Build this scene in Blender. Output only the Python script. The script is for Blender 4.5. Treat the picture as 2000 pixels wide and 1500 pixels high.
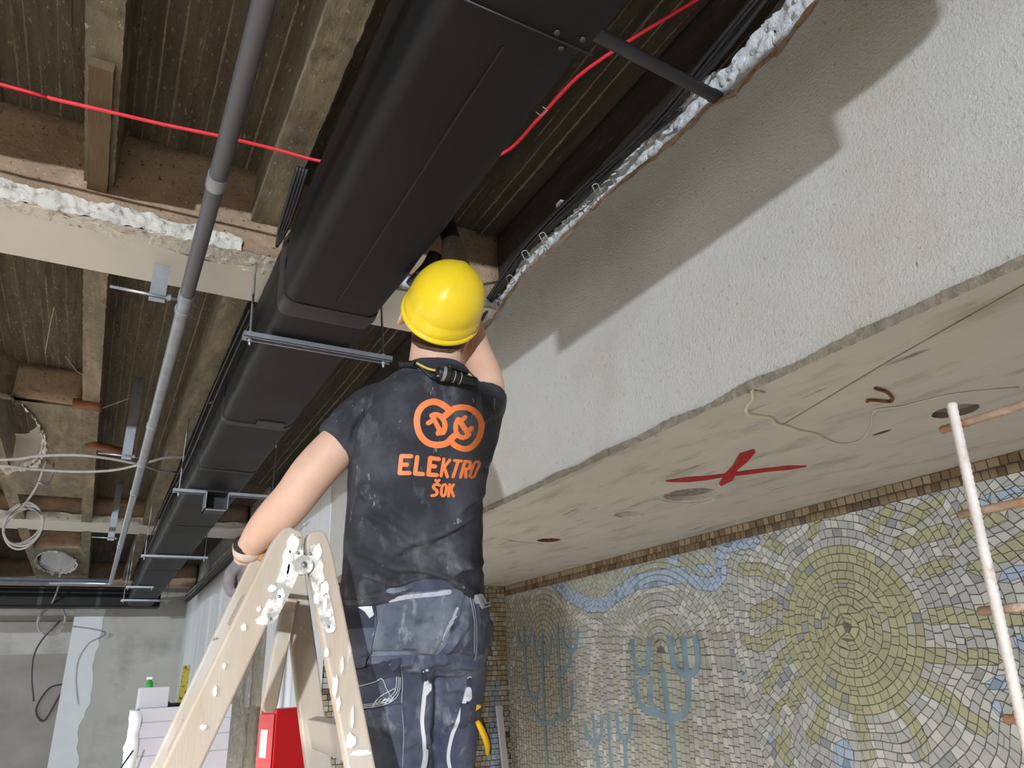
import bpy, bmesh, math, random
import numpy as np
from mathutils import Vector, Matrix, noise
from mathutils.bvhtree import BVHTree
from mathutils.geometry import delaunay_2d_cdt
random.seed(7); RNG = np.random.default_rng(7)
for o in list(bpy.data.objects): bpy.data.objects.remove(o)
scn = bpy.context.scene; COL = scn.collection
# ------------------------------------------------------------------ camera
YAW, PITCH, ROLL, F = 0.522864792, 0.389092713, -0.0470039738, 1398.59207
C = np.array([0, 0, 1.55])
_f = np.array([math.sin(YAW)*math.cos(PITCH), math.cos(YAW)*math.cos(PITCH), math.sin(PITCH)])
_r0 = np.array([math.cos(YAW), -math.sin(YAW), 0.0]); _u0 = np.cross(_r0, _f)
CR = math.cos(ROLL)*_r0 + math.sin(ROLL)*_u0; CU = -math.sin(ROLL)*_r0 + math.cos(ROLL)*_u0; CF = _f
cam = bpy.data.cameras.new('camera'); cam_o = bpy.data.objects.new('camera', cam); COL.objects.link(cam_o)
cam.sensor_width = 36; cam.lens = F/2000*36; cam.clip_start = .02
cam_o.matrix_world = Matrix(((CR[0], CU[0], -CF[0], C[0]), (CR[1], CU[1], -CF[1], C[1]), (CR[2], CU[2], -CF[2], C[2]), (0, 0, 0, 1)))
scn.camera = cam_o
# ------------------------------------------------------------------ light and exposure
scn.view_settings.view_transform = 'Standard'; scn.view_settings.look = 'None'
scn.view_settings.gamma = 1; scn.view_settings.use_curve_mapping = False
scn.view_settings.exposure = -0.25
w = bpy.data.worlds.new('world'); scn.world = w; w.use_nodes = True
w.node_tree.nodes['Background'].inputs[0].default_value = (1.0, .86, .70, 1)
w.node_tree.nodes['Background'].inputs[1].default_value = 0.52
def area(name, loc, target, sx, sy, e, col, spread=180):
    l = bpy.data.lights.new(name, 'AREA'); l.shape = 'RECTANGLE'; l.size = sx; l.size_y = sy; l.energy = e; l.color = col; l.spread = math.radians(spread)
    o = bpy.data.objects.new(name, l); COL.objects.link(o); o.location = loc
    o.rotation_euler = (Vector(target)-Vector(loc)).to_track_quat('-Z', 'Y').to_euler(); return o
area('flood_lamp_light', (-9.0, -16.9, 2.70), (1.4, 3.0, 2.2), 0.25, 0.25, 5000, (.87, .94, 1))
area('window_light', (-6.5, 7.0, 1.7), (1.8, 7.0, 1.9), 9, 1.7, 90, (.86, .93, 1))
area('floor_bounce_fill', (-6.5, -1.0, 3.0), (-1.2, 1.2, 0), 4, .8, 195, (1, .95, .89), 40)  # added fill aimed at the floor so its bounce brightens ceiling and soffits
area('floor_bounce_fill', (-6.5, 6.0, 3.0), (-1.2, 6.5, 0), 5, .8, 165, (1, .95, .89), 40)  # second added floor fill, farther along the room
area('window_light', (-6.5, 17.0, 1.7), (1.0, 17.0, 1.5), 5, 1.9, 330, (.86, .93, 1))
# ------------------------------------------------------------------ projection helpers
def ray(px, py): return CF + (px-1000)/F*CR - (py-750)/F*CU
def att(px, py, t): return C + t*ray(px, py)
def onx(px, py, x): d = ray(px, py); return C + d*((x-C[0])/d[0])
def ony(px, py, y): d = ray(px, py); return C + d*((y-C[1])/d[1])
def onh(px, py, h): d = ray(px, py); return C + d*(h/d[2])
def proj(p):
    d = np.asarray(p, float)-C; z = d@CF
    return 1000+F*(d@CR)/z, 750-F*(d@CU)/z, z
H0 = 1.55
def S(r, g, b):
    return tuple(((c/255)/12.92 if c/255 <= .04045 else ((c/255+.055)/1.055)**2.4) for c in (r, g, b))
# ------------------------------------------------------------------ materials
def mat(name, c, rough=.85, var=.18, scale=6, stretch=(1, 1, 1), bump=.25, bscale=60, bdist=.004, metal=0, layers=(), island=0, spec=.4, coat=0, bstretch=None, coord='Object', rnd=0):
    m = bpy.data.materials.new(name); m.use_nodes = True; nt = m.node_tree; N = nt.nodes; L = nt.links
    bs = N['Principled BSDF']; bs.inputs['Roughness'].default_value = rough; bs.inputs['Metallic'].default_value = metal
    bs.inputs['Specular IOR Level'].default_value = spec
    if coat: bs.inputs['Coat Weight'].default_value = coat; bs.inputs['Coat Roughness'].default_value = .15
    tc = N.new('ShaderNodeTexCoord')
    def nz(sc, st, det=6, ro=.6):
        mp = N.new('ShaderNodeMapping'); mp.inputs['Scale'].default_value = st; L.new(tc.outputs[coord], mp.inputs[0])
        n = N.new('ShaderNodeTexNoise'); n.inputs['Scale'].default_value = sc; n.inputs['Detail'].default_value = det; n.inputs['Roughness'].default_value = ro
        L.new(mp.outputs[0], n.inputs['Vector']); return n.outputs['Fac']
    rp = N.new('ShaderNodeValToRGB'); L.new(nz(scale, stretch), rp.inputs[0])
    rp.color_ramp.elements[0].position = .3; rp.color_ramp.elements[1].position = .7
    rp.color_ramp.elements[0].color = (*[x*(1-var) for x in c], 1); rp.color_ramp.elements[1].color = (*[min(1, x*(1+var)) for x in c], 1)
    cur = rp.outputs[0]
    for (lc, lsc, lo, hi, lst) in layers:
        mr = N.new('ShaderNodeMapRange'); L.new(nz(lsc, lst), mr.inputs[0]); mr.inputs[1].default_value = lo; mr.inputs[2].default_value = hi
        mx = N.new('ShaderNodeMix'); mx.data_type = 'RGBA'; L.new(mr.outputs[0], mx.inputs[0]); L.new(cur, mx.inputs[6]); mx.inputs[7].default_value = (*lc, 1); cur = mx.outputs[2]
    if island or rnd:
        if island: g = N.new('ShaderNodeNewGeometry'); src = g.outputs['Random Per Island']; amt = island
        else: g = N.new('ShaderNodeObjectInfo'); src = g.outputs['Random']; amt = rnd
        mr = N.new('ShaderNodeMapRange'); L.new(src, mr.inputs[0]); mr.inputs[3].default_value = 1-amt; mr.inputs[4].default_value = 1+amt
        mx = N.new('ShaderNodeVectorMath'); mx.operation = 'SCALE'; L.new(cur, mx.inputs[0]); L.new(mr.outputs[0], mx.inputs['Scale']); cur = mx.outputs[0]
    L.new(cur, bs.inputs['Base Color'])
    if bump:
        b = N.new('ShaderNodeBump'); b.inputs['Strength'].default_value = bump; b.inputs['Distance'].default_value = bdist
        L.new(nz(bscale, bstretch or stretch, 8, .65), b.inputs['Height']); L.new(b.outputs[0], bs.inputs['Normal'])
    return m
ST = (6, .35, 6)
M = {}
M['slab'] = mat('board_marked_concrete', S(86, 78, 65), .95, .35, 4, (6, .5, 2), 1, 60, .010, layers=[(S(64, 56, 46), 2.2, .5, .75, (4, .5, 2)), (S(150, 140, 122), 30, .6, .72, (3, .8, 2)), (S(50, 44, 36), 70, .62, .7, (1, .6, 1))], bstretch=(1, .5, 1))
M['rib'] = mat('rib_concrete', S(118, 110, 94), .95, .25, 6, (2, .6, 2), 1, 60, .004, layers=[(S(156, 142, 120), 3, .5, .7, (3, .5, 3)), (S(92, 84, 70), 14, .56, .72, (1, .6, 1)), (S(176, 166, 148), 60, .62, .7, (1, 1, 1)), (S(64, 57, 48), 80, .64, .72, (1, .6, 1))])
M['slab_dark'] = mat('dark_slab_concrete', S(80, 72, 60), .95, .3, 3, (4, .5, 4), 1, 60, .01, layers=[(S(56, 50, 42), 3, .5, .7, (4, .4, 4)), (S(120, 112, 98), 26, .62, .74, (1, .5, 1)), (S(44, 39, 33), 60, .62, .7, (1, .5, 1))])  # darker concrete tone for the strips right of the duct
M['brown_render'] = mat('brown_render', S(163, 140, 118), .95, .2, 6, (1, 1, 1), .8, 90, .006, layers=[(S(128, 106, 86), 9, .55, .75, (1, 1, 2)), (S(184, 164, 143), 4, .52, .75, (1, 1, 1)), (S(92, 74, 58), 45, .6, .68, (1, 1, 1)), (S(200, 184, 164), 80, .62, .7, (1, 1, 1))])
M['white_rubble'] = mat('broken_white_plaster', S(215, 212, 205), .95, .15, 9, (1, 1, 1), .9, 50, .012, layers=[(S(150, 145, 135), 20, .56, .7, (1, 1, 1)), (S(95, 92, 86), 40, .64, .72, (1, 1, 1))])
M['blue_rubble'] = mat('crumbled_lime_plaster', S(220, 226, 232), .95, .12, 14, (1, 1, 1), 1, 60, .012, layers=[(S(140, 140, 138), 30, .6, .7, (1, 1, 1)), (S(56, 52, 47), 55, .66, .72, (1, 1, 1))])
M['upper_face'] = mat('dark_beam_side', S(62, 55, 45), .95, .3, 4, (4, .4, 6), 1, 60, .01, layers=[(S(92, 84, 70), 20, .6, .74, (1, .4, 2)), (S(36, 32, 27), 40, .6, .7, (1, .4, 1))])  # darker concrete tone for the bare upper side of the beam
M['grey_soffit'] = mat('smooth_grey_paint', S(206, 203, 196), .8, .06, 2, (1, 1, 1), .1, 30, .003)
M['plaster'] = mat('rough_grey_plaster', S(197, 197, 194), .92, .05, 2.5, (1, 1, 1), .8, 110, .006, layers=[(S(188, 184, 175), 1.6, .5, .7, (1, 1, 1)), (S(176, 170, 160), 60, .58, .7, (1, 1, 1)), (S(140, 130, 116), 30, .68, .73, (1, 1.5, .6))])
M['edge_grey'] = mat('broken_edge_mortar', S(140, 132, 120), .95, .3, 20, (1, 1, 1), .9, 70, .01)
M['niche_soffit'] = mat('stained_soffit', S(198, 196, 189), .85, .07, 3, (.6, .8, 1), .12, 20, .004, layers=[(S(166, 161, 152), 5, .52, .70, (1.6, .5, 1)), (S(130, 125, 117), 9, .62, .72, (1.6, .3, 1)), (S(208, 205, 196), 3, .58, .76, (1, .6, 1))])
M['crack'] = mat('cream_filler', S(222, 214, 194), .9, .1)
M['rust'] = mat('rust', S(112, 72, 42), .9, .4, 40, bump=.5, layers=[(S(160, 128, 104), 60, .5, .7, (1, 1, 1))])
M['red_spray'] = mat('red_spray_paint', S(170, 34, 44), .8, .2, 30, layers=[(S(160, 120, 110), 40, .6, .75, (1, 1, 1))])
M['black_hole'] = mat('dark_core', S(120, 114, 104), .95, .3, 20, bump=.8)
M['grout'] = mat('dark_grout', S(98, 94, 84), .95, .2, 20, bump=.5)
M['duct'] = mat('black_rubber_insulation', S(20, 20, 22), .58, .25, 5, (1, .6, 1), .14, 9, .006, spec=.3, layers=[(S(66, 67, 72), 4, .66, .85, (1, .5, 1)), (S(92, 92, 94), 22, .74, .8, (1, .6, 1))])
M['duct_seam'] = mat('insulation_tape', S(40, 40, 43), .5, .2, 12, bump=.2, bscale=30)
M['galv'] = mat('galvanised_steel', S(178, 184, 192), .38, .12, 14, metal=.85, bump=.08, bscale=40)
M['galv_dull'] = mat('dull_zinc', S(150, 155, 162), .5, .15, 14, metal=.6, bump=.1)
M['pipe'] = mat('grey_steel_pipe', S(92, 92, 98), .5, .12, 6, (1, .4, 1), .08, 30, .002, metal=.25, layers=[(S(96, 94, 96), 9, .6, .8, (1, .3, 1))])
M['red_cable'] = mat('red_cable_sheath', S(226, 44, 62), .45, .08, 10, bump=.03)
M['black_cable'] = mat('black_cable_sheath', S(38, 38, 42), .45, .2, 20, bump=.05)
M['grey_cable'] = mat('grey_cable_sheath', S(158, 154, 150), .6, .12, 20, bump=.05)
M['conduit'] = mat('grey_plastic_conduit', S(66, 66, 72), .5, .1, 20, bump=.05)
M['tie'] = mat('cable_tie', S(170, 168, 164), .5)
M['wood_old'] = mat('weathered_timber', S(102, 85, 63), .9, .25, 6, (6, .6, 6), .6, 40, .004, layers=[(S(88, 74, 58), 5, .5, .72, (6, .6, 6))])
M['wood_red'] = mat('split_red_wood', S(128, 84, 58), .9, .3, 12)
M['ladder'] = mat('pale_ladder_wood', S(186, 173, 159), .8, .08, 5, (5, 5, .5), .2, 40, .003, layers=[(S(184, 160, 136), 3, .5, .75, (4, 4, .5)), (S(188, 184, 178), 5, .5, .66, (1, 1, .5)), (S(226, 222, 214), 12, .62, .68, (1.5, 1.5, .6)), (S(120, 98, 76), 26, .69, .74, (1, 1, 1))])
M['ladder_raw'] = mat('bare_ladder_wood', S(176, 134, 94), .7, .15, 5, (6, 6, .5), .15, 30, .003, layers=[(S(206, 186, 160), 3, .58, .72, (2, 2, 1))])
M['ladder_step'] = mat('grey_dirty_tread', S(168, 160, 152), .8, .1, 6, bump=.2)
M['plate'] = mat('plaster_splashed_steel', S(184, 180, 174), .7, .15, 30, bump=1, bscale=70, bdist=.006, metal=.05, layers=[(S(238, 236, 230), 28, .46, .54, (1, 1, 1)), (S(120, 114, 108), 50, .6, .68, (1, 1, 1)), (S(150, 90, 84), 12, .7, .76, (1, 1, 1))])
M['splash'] = mat('white_plaster_splash', S(238, 236, 230), .8, .06, 20, bump=.6, bscale=50)
M['skin'] = mat('skin', S(218, 178, 156), .55, .06, 14, bump=.06, bscale=90, bdist=.002, layers=[(S(206, 150, 132), 7, .58, .8, (1, 1, 1))])
M['hair'] = mat('short_brown_hair', S(84, 62, 44), .8, .3, 60, (1, 1, .4), .8, 160, .003)
M['shirt'] = mat('black_cotton', S(46, 47, 54), .92, .16, 10, bump=.15, bscale=25, bdist=.004, layers=[(S(80, 81, 90), 5.5, .47, .70, (1, 1, 1)), (S(108, 108, 117), 13, .56, .76, (1, 1, .6)), (S(150, 150, 156), 60, .66, .73, (1, 1, .35))])
M['print'] = mat('orange_print', S(238, 128, 70), .5, .05, 20, bump=.03)
M['trouser'] = mat('dusty_work_trousers', S(66, 71, 87), .92, .15, 9, bump=.25, bscale=40, bdist=.004, layers=[(S(98, 105, 122), 9, .42, .68, (1, 1, .7)), (S(142, 148, 160), 15, .54, .74, (1, 1, .5)), (S(196, 198, 204), 34, .68, .76, (1, 1, .4))])
M['trouser_dk'] = mat('navy_trouser_panel', S(58, 62, 78), .92, .18, 12, bump=.2, bscale=30, layers=[(S(96, 100, 114), 9, .6, .8, (1, 1, .5))])
M['trouser_seat'] = mat('worn_seat_panel', S(92, 99, 114), .92, .14, 9, bump=.25, bscale=40, bdist=.004, layers=[(S(128, 135, 148), 9, .42, .66, (1, 1, .7)), (S(64, 69, 82), 12, .52, .7, (1, 1, 1)), (S(184, 188, 196), 20, .56, .74, (1, 1, .4))])
M['stitch'] = mat('pale_stitching', S(176, 180, 190), .9, .15, 80)
M['zip'] = mat('white_zip_tape', S(206, 207, 212), .8, .06, 40, bump=.1)
M['helmet'] = mat('yellow_helmet_plastic', S(236, 204, 40), .34, .03, 5, bump=.02, spec=.45, coat=.15, layers=[(S(226, 188, 40), 6, .66, .85, (1, 1, 1))])
M['helmet_dk'] = mat('scuffed_helmet_seam', S(120, 100, 20), .6, .1)
M['glove'] = mat('grey_glove_fabric', S(120, 116, 120), .95, .2, 30, bump=.6, bscale=120, bdist=.003)
M['glove_dk'] = mat('black_glove_grip', S(44, 42, 46), .9, .2, 30, bump=.4, bscale=100)
M['glove_cuff'] = mat('beige_glove_cuff', S(206, 184, 168), .9, .06, 30, bump=.3, bscale=140)
M['lampblk'] = mat('black_lamp_plastic', S(30, 30, 33), .4, .15, 30, bump=.05)
M['lampgry'] = mat('grey_lamp_trim', S(130, 130, 132), .5)
M['yellow_cord'] = mat('yellow_cord', S(212, 184, 88), .7)
M['pl_yel'] = mat('yellow_handle', S(244, 192, 28), .45, .06, bump=.03)
M['steel_dk'] = mat('dark_tool_steel', S(70, 72, 76), .45, .15, 30, metal=.6)
M['wall_white'] = mat('whitewashed_wall', S(214, 219, 221), .9, .05, 2, (1, 1, .3), .2, 30, .004, layers=[(S(190, 196, 198), 2.4, .52, .7, (1, 3, .3))])
M['far_wall'] = mat('patchy_grey_render', S(186, 184, 178), .95, .08, 1.2, bump=.25, bscale=20, layers=[(S(150, 148, 144), 1.1, .52, .72, (1, 1, 1)), (S(128, 124, 120), 5, .64, .76, (1, 1, 1))])
M['far_strip'] = mat('fresh_white_render', S(224, 229, 233), .9, .04, 3)
M['rear_wall'] = mat('raw_dark_render', S(150, 146, 140), .95, .2, 1, bump=.3, bscale=12)
M['raw_conc'] = mat('exposed_aggregate', S(150, 146, 140), .95, .3, 14, bump=1, bscale=30, bdist=.02, layers=[(S(205, 205, 200), 26, .6, .68, (1, 1, 1))])
M['floor'] = mat('dusty_floor', S(206, 200, 190), .9, .2, 1.5)
M['red_box'] = mat('red_enamel', S(196, 22, 30), .4, .06, 5, bump=.03)
M['red_pale'] = mat('pale_red_enamel', S(206, 88, 92), .7, .1, 9, layers=[(S(226, 170, 170), 12, .62, .8, (1, 1, 1))])  # paler, pinkish red for the left face of the cabinet
M['label'] = mat('white_label', S(222, 222, 222), .7, .05, layers=[(S(120, 120, 124), 60, .56, .64, (1, 3, 3))])
M['pvc'] = mat('white_plastic_pipe', S(226, 228, 230), .4, .03, bump=.02)
M['panel'] = mat('grey_white_panel', S(196, 196, 204), .6, .03, 4, bump=.05)
M['foam'] = mat('white_wrapping', S(240, 244, 246), .6, .04, 10, bump=.5, bscale=14, bdist=.01)
M['green'] = mat('green_bottle', S(36, 160, 60), .35, .1)
M['olive'] = mat('yellow_marked_level', S(172, 160, 60), .6, .1, layers=[(S(50, 44, 30), 34, .56, .6, (1, 1, 1))])
M['rebar'] = mat('rusty_rebar', S(160, 138, 118), .75, .2, 30, (1, 1, 1), .5, 90, .003, metal=.15, layers=[(S(166, 112, 72), 14, .5, .64, (1, 1, 1)), (S(214, 208, 204), 18, .58, .7, (1, 1, 1))])
M['rebar_pale'] = mat('plaster_dusted_rebar', S(206, 200, 196), .7, .12, 30, bump=.3, metal=.1, layers=[(S(160, 116, 84), 16, .6, .7, (1, 1, 1))])
TS = {}
for k, c in dict(yellow=(150, 147, 118), white=(173, 172, 166), grey=(154, 154, 150), green=(150, 151, 138), slate=(128, 131, 132), blue=(146, 160, 178), teal=(112, 134, 146), brown=(126, 106, 80), dark=(92, 78, 60), tan=(156, 142, 117), pink=(150, 112, 108)).items():
    TS[k] = mat('tessera_'+k, S(*c), .45, .06, 8, bump=.12, bscale=50, island=.09 if k != 'x' else 0)
# ------------------------------------------------------------------ mesh helpers
class MB:
    def __init__(s): s.v = []; s.f = []; s.m = []
    def add(s, v, f, m=0):
        n = len(s.v); s.v += [tuple(map(float, p)) for p in v]; s.f += [tuple(i+n for i in q) for q in f]; s.m += [m]*len(f)
    def box(s, a, b, m=0):
        (x0, y0, z0), (x1, y1, z1) = a, b
        s.add([(x0, y0, z0), (x1, y0, z0), (x1, y1, z0), (x0, y1, z0), (x0, y0, z1), (x1, y0, z1), (x1, y1, z1), (x0, y1, z1)],
              [(0, 3, 2, 1), (4, 5, 6, 7), (0, 1, 5, 4), (1, 2, 6, 5), (2, 3, 7, 6), (3, 0, 4, 7)], m)
    def loft(s, rings, cap=True, closed=False, m=0):
        k = len(rings[0]); v = [p for r in rings for p in r]; f = []
        n = len(rings)
        for i in range(n if closed else n-1):
            a = i*k; b = ((i+1) % n)*k
            for j in range(k): f.append((a+j, a+(j+1) % k, b+(j+1) % k, b+j))
        if cap and not closed: f.append(tuple(range(k-1, -1, -1))); f.append(tuple((n-1)*k+j for j in range(k)))
        s.add(v, f, m)
    def tube(s, pts, r, k=10, closed=False, m=0, flat=1.0):
        P = [np.array(p, float) for p in pts]; n = len(P); R = r if hasattr(r, '__len__') else [r]*n
        rings = []; up = None
        for i in range(n):
            a = P[(i-1) % n] if (closed or i > 0) else P[i]; b = P[(i+1) % n] if (closed or i < n-1) else P[i]
            t = b-a; t = t/(np.linalg.norm(t)+1e-9)
            if up is None: up = np.array([0, 0, 1.]) if abs(t[2]) < .9 else np.array([1., 0, 0])
            x = np.cross(up, t); x /= np.linalg.norm(x)+1e-9; y = np.cross(t, x); up = y
            rings.append([P[i]+R[i]*(math.cos(2*math.pi*j/k)*x+flat*math.sin(2*math.pi*j/k)*y) for j in range(k)])
        s.loft(rings, not closed, closed, m)
    def bar(s, a, b, w, h, side=None, m=0):
        a = np.array(a, float); b = np.array(b, float); t = (b-a)/np.linalg.norm(b-a)
        x = np.array(side if side is not None else (0, 0, 1.), float); x = x-(x@t)*t; x /= np.linalg.norm(x); y = np.cross(t, x)
        s.loft([[p+w/2*sx*x+h/2*sy*y for sx, sy in ((-1, -1), (1, -1), (1, 1), (-1, 1))] for p in (a, b)], m=m)
    def ellipsoid(s, c, X, Y, Z, nu=20, nv=12, m=0):
        c = np.array(c); X, Y, Z = map(np.array, (X, Y, Z)); rings = []
        for i in range(1, nv):
            th = math.pi*i/nv
            rings.append([c+math.sin(th)*(math.cos(2*math.pi*j/nu)*X+math.sin(2*math.pi*j/nu)*Y)-math.cos(th)*Z for j in range(nu)])
        s.loft(rings, m=m)
    def prism(s, poly, vec, m=0):
        n = len(poly); vec = np.array(vec, float); P = [np.array(p, float) for p in poly]
        s.add(P+[p+vec for p in P], [tuple(range(n-1, -1, -1)), tuple(range(n, 2*n))]+[(i, (i+1) % n, n+(i+1) % n, n+i) for i in range(n)], m)
def link(name, me, parent, loc):
    o = bpy.data.objects.new(name, me); COL.objects.link(o)
    if parent: o.parent = parent
    o.location = loc; return o
def wloc(o):
    v = Vector((0, 0, 0))
    while o: v += o.location; o = o.parent
    return v
def finish(me, mats, smooth):
    for mm in (mats if isinstance(mats, (list, tuple)) else [mats]): me.materials.append(mm)
    bm = bmesh.new(); bm.from_mesh(me); bmesh.ops.recalc_face_normals(bm, faces=bm.faces); bm.to_mesh(me); bm.free()
    if smooth:
        me.shade_smooth() if hasattr(me, 'shade_smooth') else None
        if smooth != True: 
            me.set_sharp_from_angle(angle=math.radians(smooth))
def obj(name, mb, mats, parent=None, smooth=False, bevel=0, origin=None):
    v = np.array(mb.v)
    if parent is None:
        loc = Vector(origin) if origin is not None else Vector(((v[:, 0].min()+v[:, 0].max())/2, (v[:, 1].min()+v[:, 1].max())/2, v[:, 2].min())); base = loc
    else: loc = Vector((0, 0, 0)); base = wloc(parent)
    me = bpy.data.meshes.new(name); me.from_pydata([tuple(p) for p in v-np.array(base)], [], mb.f)
    if any(mb.m): me.polygons.foreach_set('material_index', mb.m)
    finish(me, mats, smooth)
    o = link(name, me, parent, loc)
    if bevel:
        b = o.modifiers.new('bevel', 'BEVEL'); b.width = bevel; b.segments = 2; b.limit_method = 'ANGLE'; b.angle_limit = .6
    return o
def tag(o, label=None, cat=None, group=None, kind=None):
    for k, x in (('label', label), ('category', cat), ('group', group), ('kind', kind)):
        if x: o[k] = x
    return o
def thing(name, loc, label, cat, group=None):
    o = bpy.data.objects.new(name, None); COL.objects.link(o); o.location = Vector(loc); o.empty_display_size = .05
    return tag(o, label, cat, group)
def nbox(a, b, seg, amp, fr=9, seed=0):
    """box with a gridded, uneven skin"""
    mb = MB(); a = np.array(a, float); b = np.array(b, float); n = [max(1, int(round((b[i]-a[i])/seg))) for i in range(3)]
    bm = bmesh.new(); idx = {}
    def vert(i, j, k):
        key = (i, j, k)
        if key not in idx:
            p = a+(b-a)*np.array([i/n[0], j/n[1], k/n[2]]); q = Vector(p)*fr+Vector((seed, 3.1*seed, 0))
            d = np.array(noise.noise_vector(q))*amp+np.array(noise.noise_vector(q*3.3))*amp*.6; idx[key] = len(mb.v); mb.v.append(tuple(p+d))
        return idx[key]
    for ax in range(3):
        u, v = [x for x in range(3) if x != ax]
        for side in (0, n[ax]):
            for i in range(n[u]):
                for j in range(n[v]):
                    q = []
                    for di, dj in ((0, 0), (1, 0), (1, 1), (0, 1)):
                        t = [0, 0, 0]; t[ax] = side; t[u] = i+di; t[v] = j+dj; q.append(vert(*t))
                    mb.f.append(tuple(q)); mb.m.append(0)
    return mb
def lumpy(A, B, nu, nv, amp, out, fr=30, seed=0):
    """uneven strip between polylines A and B with a hidden back"""
    A = [np.array(p, float) for p in A]; B = [np.array(p, float) for p in B]; mb = MB(); out = np.array(out, float)
    def at(P, s):
        s *= len(P)-1; i = min(int(s), len(P)-2); return P[i]+(P[i+1]-P[i])*(s-i)
    g = []
    for i in range(nu+1):
        for j in range(nv+1):
            p = at(A, i/nu)*(1-j/nv)+at(B, i/nu)*(j/nv); q = Vector(p)*fr+Vector((seed, 0, 0))
            e = noise.noise(q)+.6*noise.noise(q*2.7); g.append(p+out*amp*(.6+e)+np.array(noise.noise_vector(q*1.7))*amp*.5)
    f = [(i*(nv+1)+j, (i+1)*(nv+1)+j, (i+1)*(nv+1)+j+1, i*(nv+1)+j+1) for i in range(nu) for j in range(nv)]
    mb.add(g, f); return mb
def ragged(p0, p1, n, amp, perp, seed=0, fr=14):
    p0 = np.array(p0, float); p1 = np.array(p1, float); perp = np.array(perp, float); R = []
    for i in range(n+1):
        p = p0+(p1-p0)*i/n; q = Vector(p)*fr+Vector((seed*7.3, 0, 0))
        R.append(p+perp*amp*(noise.noise(q)+.7*noise.noise(q*3.1)+.4*noise.noise(q*9)))
    return R
def smooth_path(P, n=8):
    P = [np.array(p, float) for p in P]; Q = [2*P[0]-P[1]]+P+[2*P[-1]-P[-2]]; R = []
    for i in range(1, len(Q)-2):
        for k in range(n):
            t = k/n; a, b, c, d = Q[i-1:i+3]
            R.append(.5*((2*b)+(-a+c)*t+(2*a-5*b+4*c-d)*t*t+(-a+3*b-3*c+d)*t**3))
    return R+[P[-1]]
# ------------------------------------------------------------------ setting
XB, XM, YN, YF = 1.47, 2.96, 5.42, 15.0       # plaster face, mosaic wall, niche end, far wall
HB, HS, HR, HC = .71, 2.06, 1.80, 1.64        # heights above the eye: bulkhead bottom, slab, rib bottoms, cross beam bottoms
Z = lambda h: H0+h
mb = MB(); mb.box((-9, -7, -.1), (5, 24, 0)); tag(obj('floor', mb, M['floor']), 'dusty grey concrete floor of the building site', kind='structure')
# slab of board-marked concrete, one strip per shuttering board
ceil = thing('ceiling', (0, 6, Z(HS)), 'rough dark concrete ceiling with shuttering board marks', None); ceil['kind'] = 'structure'
mb = MB(); mb.box((-9, -7, Z(HS)+.04), (XM+.3, 24, Z(HS)+.2)); obj('slab', mb, M['slab'], ceil)
x = -2.2; k = 0; fins = MB()
while x < XB+.01:
    wd = random.uniform(.035, .075); x1 = min(x+wd, XB+.02); d = random.uniform(0, .008)
    mb = nbox((x, -.6, Z(HS)-d), (x1, 8.0, Z(HS)+.05), .5, 0, 3, k)
    A = [(x+random.uniform(-.002, .002), y, Z(HS)-d-random.uniform(.3, 1)*.016*max(0, .25+noise.noise((y*4, x*30, 0)))) for y in np.arange(-.4, 7.9, .018)]
    B = [(x+.006+random.uniform(-.002, .002), p[1], Z(HS)-d+.002) for p in A]; B0 = [(x-.006, p[1], Z(HS)-d+.004) for p in A]
    n = len(A); fins.add(B0+A+B, [(i, i+1, n+i+1, n+i) for i in range(n-1)]+[(n+i, n+i+1, 2*n+i+1, 2*n+i) for i in range(n-1)])
    obj('board_strip', mb, M['slab'] if x < .9 else M['slab_dark'], ceil); x = x1; k += 1
tag(obj('board_ridges', fins, M['rib'], ceil), kind='stuff')
# ribs along the room
for i, (xa, xb) in enumerate(((-1.55, -1.44), (-.905, -.80), (-.277, -.178), (.325, .44))):
    for y0, y1 in ((-.8, 2.67), (3.05, 9.2), (9.7, 14.0)):
        near = y0 < 9
        mb = nbox((xa, y0, Z(HR)), (xb, y1, Z(HS)+.03), .022 if near else .12, .0045 if near else .009, 30, i)
        obj('ceiling_rib', mb, M['rib'], ceil, 38)
# cross beams
def crossbeam(y0, y1, hb, x0, x1, white, seed):
    mb = nbox((x0, y0, Z(hb)), (x1, y1, Z(HS)+.05), .09, .006, 9, seed); b = obj('cross_beam', mb, M['brown_render'], ceil, True)
    return b
crossbeam(2.67, 3.05, HC+.012, -3.5, XB+.05, 1, 1); crossbeam(9.2, 9.75, 1.81, -6, XB, 1, 2); crossbeam(14.0, 14.3, 1.72, -6, XB, 1, 3)
# painted soffit of the near cross beam, its broken front edge and the white rubble above it
fr = [onh(*p, HC) for p in ((-150, 378), (0, 393), (45, 396), (85, 403), (120, 421), (160, 433), (205, 440), (240, 458), (300, 478), (350, 496), (385, 508), (430, 516), (480, 522), (540, 528))]
fr = [np.array((p[0], max(p[1], 2.672), p[2])) for p in fr]
poly = [(-3.5, 2.675, Z(HC))]+[tuple(p) for p in fr]+[(.45, 2.85, Z(HC)), (.9, 2.70, Z(HC)), (1.1, 2.68, Z(HC)), (XB+.02, 2.675, Z(HC)), (XB+.02, 3.06, Z(HC)), (-3.5, 3.06, Z(HC))]
mb = MB(); mb.prism(poly, (0, 0, .012)); obj('painted_soffit', mb, M['grey_soffit'], ceil)
mb = MB(); mb.tube([p+np.array((0, -.003, .003)) for p in smooth_path(fr, 4)], .005, 6); obj('filler_bead', mb, M['crack'], ceil, True)
A = ragged((-3, 2.655, Z(HC+.125)), (.30, 2.655, Z(HC+.055)), 60, .02, (0, 0, 1), 3); B = [(p[0], 2.664, Z(HC)-.002) for p in A]
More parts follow.
